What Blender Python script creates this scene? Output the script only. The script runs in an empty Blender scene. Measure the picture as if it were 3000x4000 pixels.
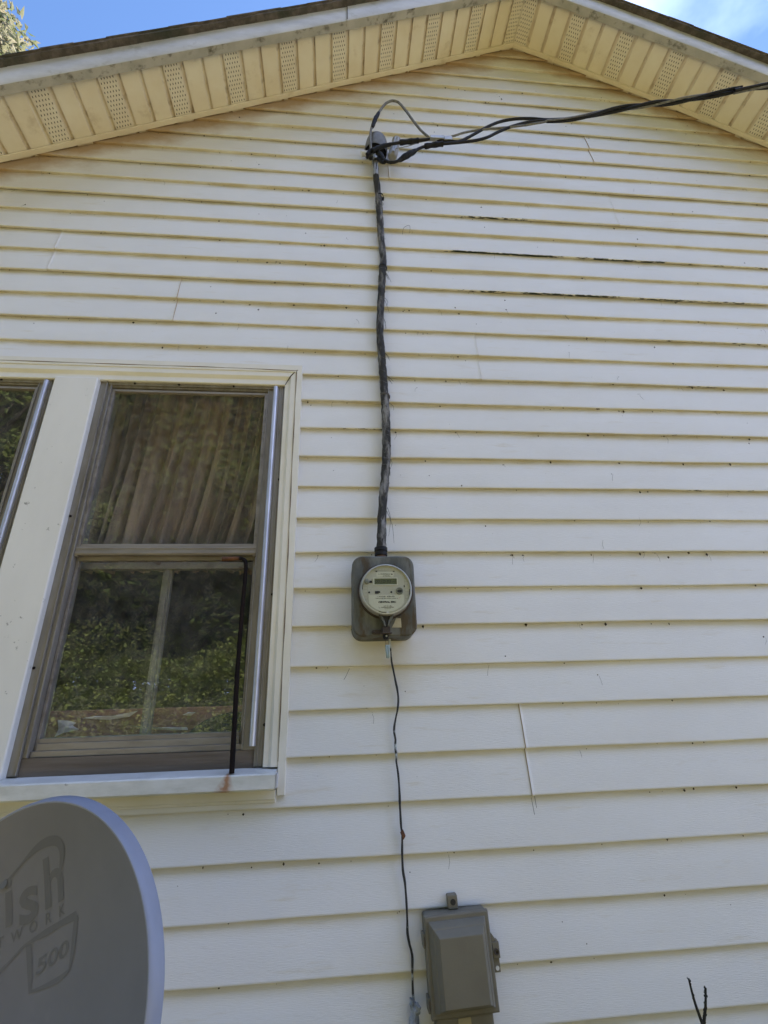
import bpy, bmesh, math, random
from math import sin, cos, pi, radians, sqrt, floor
from mathutils import Vector, Matrix
random.seed(7)
S = bpy.context.scene
COL = S.collection

# ------------------------------------------------------------------ camera
CAM = Vector((0.0, -1.638, 1.6))
PITCH, YAW, ROLL, FPX = 0.41027, 0.101785, -0.0351714, 1936.6
fw = Vector((sin(YAW)*cos(PITCH), cos(YAW)*cos(PITCH), sin(PITCH)))
rt0 = Vector((cos(YAW), -sin(YAW), 0)); up0 = rt0.cross(fw)
RT = rt0*cos(ROLL) + up0*sin(ROLL); UP = -rt0*sin(ROLL) + up0*cos(ROLL)
cd = bpy.data.cameras.new("camera"); cam = bpy.data.objects.new("camera", cd); COL.objects.link(cam)
cd.sensor_fit = 'HORIZONTAL'; cd.sensor_width = 36; cd.lens = FPX/3000*36
cd.clip_start = 0.02; cd.clip_end = 2000
M = Matrix((RT, UP, -fw)).transposed().to_4x4(); M.translation = CAM
cam.matrix_world = M
S.camera = cam

def at(px, py, y):
    """a photo pixel (3000x4000) turned into the point at world depth y"""
    d = fw + RT*((px-1500)/FPX) + UP*(-(py-2000)/FPX)
    return CAM + d*((y-CAM.y)/d.y)

# ------------------------------------------------------------------ sky, sun, exposure
SUN = Vector((0.28, 0.42, 0.86)).normalized()
sl = bpy.data.lights.new("sun", 'SUN'); sl.energy = 5.0; sl.angle = radians(0.53); sl.color = (1, .96, .90)
so = bpy.data.objects.new("sun", sl); COL.objects.link(so)
so.rotation_euler = SUN.to_track_quat('Z', 'Y').to_euler()
W = bpy.data.worlds.new("World"); S.world = W; W.use_nodes = True
nt = W.node_tree; N = nt.nodes; L = nt.links
N.clear()
def nd(t, k, **a):
    n = t.nodes.new(k)
    for p, v in a.items(): setattr(n, p, v)
    return n
out = nd(nt, 'ShaderNodeOutputWorld'); bg = nd(nt, 'ShaderNodeBackground')
sky = nd(nt, 'ShaderNodeTexSky', sky_type='NISHITA', sun_disc=False)
sky.sun_elevation = math.asin(SUN.z); sky.sun_rotation = math.atan2(SUN.x, SUN.y)
sky.air_density = 0.9; sky.dust_density = 0.05; sky.ozone_density = 7.0
bg.inputs['Strength'].default_value = 0.10
tc = nd(nt, 'ShaderNodeTexCoord')
nz = nd(nt, 'ShaderNodeTexNoise'); nz.inputs['Scale'].default_value = 1.7; nz.inputs['Detail'].default_value = 7; nz.inputs['Roughness'].default_value = .55
mp = nd(nt, 'ShaderNodeMapping'); mp.inputs['Location'].default_value = (.4, .9, .2); mp.inputs['Scale'].default_value = (1, 1, 1.6)
L.new(tc.outputs['Generated'], mp.inputs[0]); L.new(mp.outputs[0], nz.inputs['Vector'])
dt = nd(nt, 'ShaderNodeVectorMath', operation='DOT_PRODUCT'); dt.inputs[1].default_value = (.40, -.85, .06)  # weights clouds to the unseen side, added to light the shaded wall
L.new(tc.outputs['Generated'], dt.inputs[0])
ad = nd(nt, 'ShaderNodeMath', operation='MULTIPLY_ADD'); ad.inputs[1].default_value = .42
L.new(dt.outputs['Value'], ad.inputs[0]); L.new(nz.outputs[0], ad.inputs[2])
cr = nd(nt, 'ShaderNodeValToRGB'); cr.color_ramp.elements[0].position = .49; cr.color_ramp.elements[1].position = .76
L.new(ad.outputs[0], cr.inputs[0])
mx = nd(nt, 'ShaderNodeMix', data_type='RGBA'); mx.inputs['B'].default_value = (5.5, 6.9, 11.8, 1)
L.new(cr.outputs[0], mx.inputs['Factor']); L.new(sky.outputs[0], mx.inputs['A'])
L.new(mx.outputs['Result'], bg.inputs[0]); L.new(bg.outputs[0], out.inputs[0])
S.view_settings.view_transform = 'Standard'; S.view_settings.look = 'None'
S.view_settings.exposure = 1.52; S.view_settings.gamma = 1
S.cycles.use_denoising = True
S.cycles.use_adaptive_sampling = True; S.cycles.adaptive_threshold = 0.02
S.cycles.max_bounces = 8; S.cycles.diffuse_bounces = 4; S.cycles.transparent_max_bounces = 12
S.cycles.caustics_reflective = False; S.cycles.caustics_refractive = False

# ------------------------------------------------------------------ materials
def mat(name, c1, c2=None, scale=6, stretch=(1, 1, 1), rough=.6, metal=0, lo=.4, hi=.65, bump=0, bscale=60, bstretch=None, detail=5,
        c3=None, s3=20, lo3=.6, hi3=.7, spec=.5, st3=(1, 1, 1)):
    m = bpy.data.materials.new(name); m.use_nodes = True; t = m.node_tree; p = t.nodes['Principled BSDF']
    p.inputs['Base Color'].default_value = (*c1, 1); p.inputs['Roughness'].default_value = rough; p.inputs['Metallic'].default_value = metal
    p.inputs['Specular IOR Level'].default_value = spec
    co = nd(t, 'ShaderNodeTexCoord')
    def noise(sc, st, det=5):
        g = nd(t, 'ShaderNodeMapping'); g.inputs['Scale'].default_value = st
        n = nd(t, 'ShaderNodeTexNoise'); n.inputs['Scale'].default_value = sc; n.inputs['Detail'].default_value = det; n.inputs['Roughness'].default_value = .62
        t.links.new(co.outputs['Object'], g.inputs[0]); t.links.new(g.outputs[0], n.inputs['Vector']); return n
    col = None
    def layer(prev, cc, sc, st, a, b):
        n = noise(sc, st, detail); r = nd(t, 'ShaderNodeMapRange'); r.inputs['From Min'].default_value = a; r.inputs['From Max'].default_value = b
        t.links.new(n.outputs[0], r.inputs[0]); x = nd(t, 'ShaderNodeMix', data_type='RGBA')
        x.inputs['A'].default_value = (*c1, 1); x.inputs['B'].default_value = (*cc, 1)
        if prev: t.links.new(prev, x.inputs['A'])
        t.links.new(r.outputs[0], x.inputs['Factor']); return x.outputs['Result']
    if c2: col = layer(None, c2, scale, stretch, lo, hi)
    if c3: col = layer(col, c3, s3, st3, lo3, hi3)
    if col: t.links.new(col, p.inputs['Base Color'])
    if bump:
        n = noise(bscale, bstretch or stretch, 4); b = nd(t, 'ShaderNodeBump'); b.inputs['Strength'].default_value = bump; b.inputs['Distance'].default_value = .004
        t.links.new(n.outputs[0], b.inputs['Height']); t.links.new(b.outputs[0], p.inputs['Normal'])
    m['col'] = 1
    return m
def colsrc(m):
    p = m.node_tree.nodes['Principled BSDF']; i = p.inputs['Base Color']
    return p, i, (i.links[0].from_socket if i.links else None)

M_SID = mat('siding_vinyl', (.74, .735, .72), (.71, .70, .68), 2.2, (1, 1, 2), .5, bump=.3, bscale=16, bstretch=(2.5, 1, 40), c3=(.62, .57, .46), s3=5, st3=(1, 1, 7), lo3=.60, hi3=.85)
def add_mold_shade(m):
    t = m.node_tree; p, i, src = colsrc(m)
    a = nd(t, 'ShaderNodeAttribute', attribute_name='mold_shade'); co = nd(t, 'ShaderNodeTexCoord')
    def layer(src, chan, colr, sc, st, width, gain):
        g = nd(t, 'ShaderNodeMapping'); g.inputs['Scale'].default_value = st
        n = nd(t, 'ShaderNodeTexNoise'); n.inputs['Scale'].default_value = sc; n.inputs['Detail'].default_value = 6; n.inputs['Roughness'].default_value = .7
        t.links.new(co.outputs['Object'], g.inputs[0]); t.links.new(g.outputs[0], n.inputs['Vector'])
        s = nd(t, 'ShaderNodeSeparateColor'); t.links.new(a.outputs['Color'], s.inputs[0])
        u = nd(t, 'ShaderNodeMath', operation='MULTIPLY_ADD'); u.inputs[1].default_value = gain
        t.links.new(s.outputs[chan], u.inputs[0]); t.links.new(n.outputs[0], u.inputs[2])
        r = nd(t, 'ShaderNodeMapRange'); r.inputs['From Min'].default_value = .80; r.inputs['From Max'].default_value = .80+width
        t.links.new(u.outputs[0], r.inputs[0])
        x = nd(t, 'ShaderNodeMix', data_type='RGBA'); x.inputs['B'].default_value = (*colr, 1)
        t.links.new(src, x.inputs['A']); t.links.new(r.outputs[0], x.inputs['Factor']); return x.outputs['Result']
    def film_shade(src):      # tan grime plus the laps' shade and warm bounce painted in, a little patchy
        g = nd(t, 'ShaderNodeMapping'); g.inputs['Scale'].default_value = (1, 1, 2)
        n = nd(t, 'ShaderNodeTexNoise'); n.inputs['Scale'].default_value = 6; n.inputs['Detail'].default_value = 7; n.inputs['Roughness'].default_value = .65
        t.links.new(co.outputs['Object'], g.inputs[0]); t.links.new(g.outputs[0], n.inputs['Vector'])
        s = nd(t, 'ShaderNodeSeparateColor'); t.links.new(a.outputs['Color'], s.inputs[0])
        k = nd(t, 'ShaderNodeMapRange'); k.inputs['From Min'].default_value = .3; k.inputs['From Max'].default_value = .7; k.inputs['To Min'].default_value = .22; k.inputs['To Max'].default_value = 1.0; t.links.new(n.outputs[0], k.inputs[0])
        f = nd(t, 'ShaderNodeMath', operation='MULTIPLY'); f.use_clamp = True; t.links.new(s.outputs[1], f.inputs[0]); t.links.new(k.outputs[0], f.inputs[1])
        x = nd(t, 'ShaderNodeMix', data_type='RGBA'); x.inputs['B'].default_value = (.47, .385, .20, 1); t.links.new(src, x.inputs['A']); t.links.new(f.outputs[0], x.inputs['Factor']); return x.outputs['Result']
    src = film_shade(src)
    src = layer(src, 2, (.38, .265, .15), 5, (1, 1, 1.4), .7, 1.12)  # brown eave dirt with under-eave shading painted in; also marks seams
    src = layer(src, 0, (.018, .024, .012), 26, (1, 4, 4), .06, .5)      # black-green mildew
    t.links.new(src, i)
add_mold_shade(M_SID)
M_TRIM = mat('cream_trim', (.74, .71, .64), (.69, .66, .57), 7, (1, 1, 1), .45, c3=(.40, .35, .25), s3=38, lo3=.70, hi3=.78, bump=.05, bscale=30)
M_CAULK = mat('old_caulk', (.26, .20, .14), (.14, .105, .07), 20, rough=.8)
M_MULL = mat('mullion_trim', (.74, .72, .67), (.69, .67, .62), 5, (1, 1, .4), .45, c3=(.30, .285, .25), s3=34, lo3=.665, hi3=.71, bump=.04, bscale=20)
M_SILL = mat('sill_paint', (.70, .69, .64), (.57, .56, .50), 9, (1, 1, 3), .4, c3=(.22, .21, .18), s3=30, st3=(1, 1, 1.5), lo3=.66, hi3=.78, bump=.12, bscale=40)
M_SOF = mat('soffit_vinyl', (.78, .71, .55), (.72, .63, .46), 4, (1, 1, 1), .55, c3=(.42, .31, .17), s3=7, lo3=.60, hi3=.85)
M_SOFG = mat('soffit_groove', (.72, .64, .49), (.62, .52, .38), 9, rough=.6, c3=(.34, .25, .16), s3=16, lo3=.55, hi3=.75)
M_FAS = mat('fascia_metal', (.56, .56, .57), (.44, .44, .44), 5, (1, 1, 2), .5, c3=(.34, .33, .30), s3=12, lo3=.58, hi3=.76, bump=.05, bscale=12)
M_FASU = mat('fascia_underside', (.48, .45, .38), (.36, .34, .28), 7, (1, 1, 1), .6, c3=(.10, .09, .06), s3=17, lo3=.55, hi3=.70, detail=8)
M_SHG = mat('shingle', (.075, .062, .052), (.15, .125, .105), 25, (1, 1, 1), .95, bump=.6, bscale=220, c3=(.045, .05, .035), s3=5, lo3=.5, hi3=.7)
M_ALU = mat('storm_aluminium', (.29, .265, .225), (.20, .175, .14), 9, (3, 3, .6), .5, .35, c3=(.20, .15, .10), s3=26, lo3=.64, hi3=.8, bump=.06, bscale=30, bstretch=(6, 6, .4))
M_SASH = mat('sash_aluminium', (.32, .285, .245), (.22, .19, .16), 9, (.6, 3, 3), .45, .4, c3=(.22, .18, .14), s3=30, lo3=.66, hi3=.8)
M_BRT = mat('bright_aluminium', (.62, .62, .66), (.48, .48, .52), 14, (1, 1, .5), .45, .6)
M_WOODD = mat('dark_wood', (.15, .12, .09), (.09, .068, .048), 4, (.6, 2, 9), .75, bump=.3, bscale=14, bstretch=(.5, 1, 12))
M_INS = mat('inner_sash_paint', (.27, .255, .215), (.18, .165, .135), 12, (1, 1, 1), .6, c3=(.14, .11, .08), s3=20, lo3=.6, hi3=.66)
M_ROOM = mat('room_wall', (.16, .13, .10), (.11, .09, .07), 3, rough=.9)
M_CUR = mat('curtain_cloth', (.36, .27, .18), (.21, .15, .095), 5, (4, 1, .4), .9)
M_RED = mat('red_brown_wood', (.36, .17, .135), (.22, .10, .08), 4, (.5, 1, 6), .7, bump=.2, bscale=12, bstretch=(.5, 1, 8))
M_PAPER = mat('paper', (.88, .82, .76), (.70, .60, .54), 25, rough=.8)
M_DKC = mat('dark_reflection', (.035, .040, .040), (.05, .055, .053), 40, rough=.95, bump=.2, bscale=150)
M_RUST = mat('rusty_iron', (.009, .007, .007), (.017, .010, .008), 30, (1, 1, .3), .9, 0, spec=.15, bump=.3, bscale=120)
M_RUSTB = mat('orange_rust', (.16, .065, .025), (.07, .03, .015), 50, rough=.9, bump=.3, bscale=120)
M_BLK = mat('black_rubber', (.010, .010, .011), (.018, .017, .017), 40, spec=.25, rough=.6, bump=.2, bscale=90)
M_TAPE = mat('black_tape', (.009, .009, .009), (.016, .016, .016), 60, (1, 1, 1), .6, spec=.2, bump=.6, bscale=70)
M_NEU = mat('bare_neutral', (.20, .19, .165), (.11, .105, .09), 60, rough=.6, metal=.3)
M_CAB = mat('weathered_cable', (.030, .029, .028), (.22, .215, .21), 30, (1, 1, .3), .9, lo=.48, hi=.62, c3=(.025, .024, .022), s3=55, st3=(1, 1, .3), lo3=.5, hi3=.62, bump=.8, bscale=110, bstretch=(1, 1, .35))
M_FRAY = mat('frayed_strand', (.20, .20, .20), (.05, .05, .05), 60, rough=.9)
M_ZINC = mat('galvanised', (.42, .42, .41), (.33, .33, .32), 30, rough=.5, metal=.5, c3=(.2, .19, .18), s3=18, lo3=.62, hi3=.75)
M_CAP = mat('weathered_zinc', (.20, .20, .198), (.14, .14, .138), 22, rough=.6, metal=.3)
M_PORC = mat('porcelain_grey', (.33, .32, .30), (.22, .21, .19), 14, rough=.3)
M_WHT = mat('white_plastic', (.72, .72, .69), (.6, .6, .57), 12, rough=.4)
M_BOX = mat('meter_box_metal', (.085, .088, .078), (.175, .175, .152), 13, (1.5, 1, .55), .6, .25, c3=(.08, .058, .03), s3=15, st3=(1.6, 1, .5), lo3=.50, hi3=.60, bump=.15, bscale=50)
M_RING = mat('meter_ring', (.62, .62, .59), (.5, .5, .47), 20, rough=.35, metal=.6)
M_MBODY = mat('meter_body_plastic', (.36, .34, .32), (.26, .25, .23), 15, rough=.4, metal=.15)
M_FACE = mat('meter_face', (.44, .44, .345), (.40, .40, .31), 10, rough=.45)
M_FACEL = mat('meter_nameplate', (.57, .58, .455), (.53, .54, .42), 12, rough=.45)
M_EMB = mat('meter_emboss', (.30, .30, .235), rough=.5)
M_LCD = mat('lcd_glass', (.105, .118, .062), (.12, .135, .072), 30, rough=.25)
M_INK = mat('ink', (.012, .012, .012), rough=.6)
M_REDI = mat('red_ink', (.5, .12, .06), rough=.6)
M_GREY = mat('grey_plastic', (.20, .21, .17), (.15, .16, .13), 20, rough=.4)
M_STK = mat('cream_sticker', (.50, .46, .33), (.36, .31, .2), 22, rough=.7)
M_RCOL = mat('rusty_nipple', (.17, .10, .075), (.10, .06, .045), 40, rough=.8, bump=.3)
M_TEAL = mat('teal_plastic', (.27, .34, .34), (.20, .27, .27), 30, rough=.15)
M_BRS = mat('dark_brass', (.075, .055, .04), (.04, .032, .026), 40, rough=.6, metal=.4)
M_GW = mat('painted_wire', (.012, .012, .012), (.02, .02, .02), 30, rough=.6, c3=(.42, .45, .45), s3=11, st3=(.3, .3, 1), lo3=.56, hi3=.60)
M_LUMP = mat('grey_caulk', (.30, .33, .36), (.09, .105, .12), 55, rough=.6, bump=.8, bscale=60)
M_NID = mat('taupe_plastic', (.172, .155, .112), (.15, .134, .096), 7, rough=.62, bump=.08, bscale=260, c3=(.16, .135, .10), s3=14, lo3=.6, hi3=.8)
M_NIDD = mat('taupe_dark', (.09, .075, .06), (.06, .05, .04), 20, rough=.7)
M_YEL = mat('faded_label', (.38, .32, .17), (.30, .25, .14), 18, rough=.7)
M_DISH = mat('dish_grey', (.172, .172, .20), (.145, .146, .172), 3, rough=.55, c3=(.195, .19, .205), s3=9, lo3=.6, hi3=.8, bump=.03, bscale=150)
M_RIM = mat('dish_rim', (.25, .27, .34), (.22, .24, .30), 9, rough=.4)
M_LOGO = mat('dish_logo', (.118, .12, .138), rough=.55)
M_WEED = mat('weed_stem', (.012, .012, .009), (.025, .022, .012), 60, rough=.9)
M_TRUNK = mat('bark', (.11, .085, .065), (.055, .045, .035), 7, (1, 1, .3), .95, bump=.6, bscale=20, bstretch=(2, 2, .4))
M_CONC = mat('foundation_block', (.30, .29, .27), (.22, .21, .20), 8, rough=.9, bump=.3, bscale=60)
M_SPECK = mat('dirt', (.030, .022, .014), (.06, .04, .02), 60, rough=.95)
def leaf_mat(name, c1, c2, sc=3, trans=.45):
    m = mat(name, c1, c2, sc, lo=.35, hi=.65, rough=.7, spec=.12); t = m.node_tree; p, i, src = colsrc(m)
    tr = nd(t, 'ShaderNodeBsdfTranslucent'); t.links.new(src, tr.inputs[0]); x = nd(t, 'ShaderNodeMixShader'); x.inputs[0].default_value = trans
    o = t.nodes['Material Output']; t.links.new(p.outputs[0], x.inputs[1]); t.links.new(tr.outputs[0], x.inputs[2]); t.links.new(x.outputs[0], o.inputs[0])
    return m
M_LEAFA = leaf_mat('leaf_oak', (.065, .10, .025), (.12, .15, .04))
M_LEAFB = leaf_mat('leaf_maple', (.20, .26, .07), (.34, .38, .13))
M_LEAFC = leaf_mat('leaf_sourwood', (.12, .16, .055), (.42, .36, .25), 1.6)
M_LEAFV = leaf_mat('leaf_vine', (.13, .18, .045), (.28, .30, .09), 2.5, .35)
M_GRND = mat('dry_lawn', (.52, .42, .235), (.43, .345, .18), 1.6, rough=.95, c3=(.27, .23, .095), s3=1.1, lo3=.54, hi3=.68, bump=.8, bscale=40)
def yard(m):   # dark turf added out of view to cut warm bounce; dry sandy yard beyond
    t = m.node_tree; p, i, src = colsrc(m); co = nd(t, 'ShaderNodeTexCoord'); sp = nd(t, 'ShaderNodeSeparateXYZ'); t.links.new(co.outputs['Object'], sp.inputs[0])
    n = nd(t, 'ShaderNodeTexNoise'); n.inputs['Scale'].default_value = .9; n.inputs['Detail'].default_value = 6; t.links.new(co.outputs['Object'], n.inputs['Vector'])
    u = nd(t, 'ShaderNodeMath', operation='MULTIPLY_ADD'); u.inputs[1].default_value = 2.2; t.links.new(n.outputs[0], u.inputs[0]); t.links.new(sp.outputs[1], u.inputs[2])
    r = nd(t, 'ShaderNodeMapRange'); r.inputs['From Min'].default_value = -1.8; r.inputs['From Max'].default_value = -1.2; t.links.new(u.outputs[0], r.inputs[0])
    r2 = nd(t, 'ShaderNodeMapRange'); r2.inputs['From Min'].default_value = -4.6; r2.inputs['From Max'].default_value = -5.3; t.links.new(u.outputs[0], r2.inputs[0])
    mxx = nd(t, 'ShaderNodeMath', operation='MAXIMUM'); t.links.new(r.outputs[0], mxx.inputs[0]); t.links.new(r2.outputs[0], mxx.inputs[1])
    x = nd(t, 'ShaderNodeMix', data_type='RGBA'); x.inputs['B'].default_value = (.075, .085, .035, 1); t.links.new(src, x.inputs['A']); t.links.new(mxx.outputs[0], x.inputs['Factor']); t.links.new(x.outputs['Result'], i)
yard(M_GRND)
M_GRASS = leaf_mat('grass_blade', (.16, .18, .05), (.30, .26, .11), 3)
def glass(name, f0=.1, tint=(1, 1, 1), dust=.06):
    m = bpy.data.materials.new(name); m.use_nodes = True; t = m.node_tree; o = t.nodes['Material Output']; t.nodes.remove(t.nodes['Principled BSDF'])
    tr = nd(t, 'ShaderNodeBsdfTransparent'); tr.inputs[0].default_value = (*tint, 1)
    gl = nd(t, 'ShaderNodeBsdfGlossy'); gl.inputs['Roughness'].default_value = 0.0
    lw = nd(t, 'ShaderNodeLayerWeight'); lw.inputs['Blend'].default_value = .5
    pw = nd(t, 'ShaderNodeMath', operation='POWER'); pw.inputs[1].default_value = 5; t.links.new(lw.outputs['Facing'], pw.inputs[0])
    f = nd(t, 'ShaderNodeMath', operation='MULTIPLY_ADD'); f.inputs[1].default_value = 1-f0; f.inputs[2].default_value = f0; t.links.new(pw.outputs[0], f.inputs[0])
    x = nd(t, 'ShaderNodeMixShader'); t.links.new(f.outputs[0], x.inputs[0]); t.links.new(tr.outputs[0], x.inputs[1]); t.links.new(gl.outputs[0], x.inputs[2])
    df = nd(t, 'ShaderNodeBsdfDiffuse'); df.inputs[0].default_value = (.45, .43, .38, 1)
    co = nd(t, 'ShaderNodeTexCoord'); n = nd(t, 'ShaderNodeTexNoise'); n.inputs['Scale'].default_value = 30; n.inputs['Detail'].default_value = 7
    t.links.new(co.outputs['Object'], n.inputs['Vector'])
    r = nd(t, 'ShaderNodeMapRange'); r.inputs['From Min'].default_value = .2; r.inputs['From Max'].default_value = .85; r.inputs['To Max'].default_value = dust
    t.links.new(n.outputs[0], r.inputs[0])
    y = nd(t, 'ShaderNodeMixShader'); t.links.new(r.outputs[0], y.inputs[0]); t.links.new(x.outputs[0], y.inputs[1]); t.links.new(df.outputs[0], y.inputs[2])
    t.links.new(y.outputs[0], o.inputs[0]); return m
M_GLASS = glass('window_glass', .20, dust=.17)
M_CLEAR = glass('clear_cover', .05, dust=.03)
# perforated soffit: slots from the strip's own UV
def perf_mat():
    m = mat('soffit_perforated', (.74, .68, .54), (.68, .60, .45), 4, rough=.55); t = m.node_tree; p, i, src = colsrc(m)
    uv = nd(t, 'ShaderNodeUVMap'); sp = nd(t, 'ShaderNodeSeparateXYZ'); t.links.new(uv.outputs[0], sp.inputs[0])
    def ma(op, a, b=None, c=None):
        n = nd(t, 'ShaderNodeMath', operation=op)
        for k, v in enumerate((a, b, c)):
            if v is None: continue
            if isinstance(v, (int, float)): n.inputs[k].default_value = v
            else: t.links.new(v, n.inputs[k])
        return n.outputs[0]
    v = ma('MULTIPLY', sp.outputs[1], 15); row = ma('FLOOR', v); odd = ma('MULTIPLY', ma('MODULO', row, 2), .5)
    u = ma('ADD', ma('MULTIPLY', sp.outputs[0], 6), odd)
    du = ma('MULTIPLY', ma('SUBTRACT', ma('FRACT', u), .5), 1/.15); dv = ma('MULTIPLY', ma('SUBTRACT', ma('FRACT', v), .5), 1/.26)
    d = ma('ADD', ma('MULTIPLY', du, du), ma('MULTIPLY', dv, dv)); k = ma('LESS_THAN', d, 1)
    e = ma('MULTIPLY', ma('LESS_THAN', ma('ABSOLUTE', ma('SUBTRACT', sp.outputs[0], .5)), .46), ma('LESS_THAN', ma('ABSOLUTE', ma('SUBTRACT', sp.outputs[1], .5)), .47))
    k = ma('MULTIPLY', k, e)
    x = nd(t, 'ShaderNodeMix', data_type='RGBA'); x.inputs['B'].default_value = (.05, .038, .025, 1); t.links.new(src, x.inputs['A']); t.links.new(k, x.inputs['Factor'])
    t.links.new(x.outputs['Result'], i); return m
M_PERF = perf_mat()
# rust stain below the iron rod, fixed on the sill's own coordinates
def sill_stain(m, cx, cz):
    t = m.node_tree; p, i, src = colsrc(m); co = nd(t, 'ShaderNodeTexCoord'); sp = nd(t, 'ShaderNodeSeparateXYZ'); t.links.new(co.outputs['Object'], sp.inputs[0])
    n = nd(t, 'ShaderNodeTexNoise'); n.inputs['Scale'].default_value = 70; t.links.new(co.outputs['Object'], n.inputs['Vector'])
    def ma(op, a, b=None, c=None):
        q = nd(t, 'ShaderNodeMath', operation=op)
        for k, v in enumerate((a, b, c)):
            if v is None: continue
            if isinstance(v, (int, float)): q.inputs[k].default_value = v
            else: t.links.new(v, q.inputs[k])
        return q.outputs[0]
    dx = ma('ABSOLUTE', ma('SUBTRACT', sp.outputs[0], ma('MULTIPLY_ADD', sp.outputs[2], .18, cx-.18*cz)))
    w = ma('MULTIPLY_ADD', ma('SUBTRACT', cz, sp.outputs[2]), .55, .007)
    f = ma('SUBTRACT', 1, ma('DIVIDE', dx, w)); f = ma('MULTIPLY', ma('MAXIMUM', f, 0), ma('MULTIPLY_ADD', n.outputs[0], 2.2, -.2))
    f = ma('MINIMUM', ma('MULTIPLY', f, .9), .85)
    x = nd(t, 'ShaderNodeMix', data_type='RGBA'); x.inputs['B'].default_value = (.33, .13, .035, 1); t.links.new(src, x.inputs['A']); t.links.new(f, x.inputs['Factor'])
    t.links.new(x.outputs['Result'], i)
sill_stain(M_SILL, -.300, 1.497)

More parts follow.
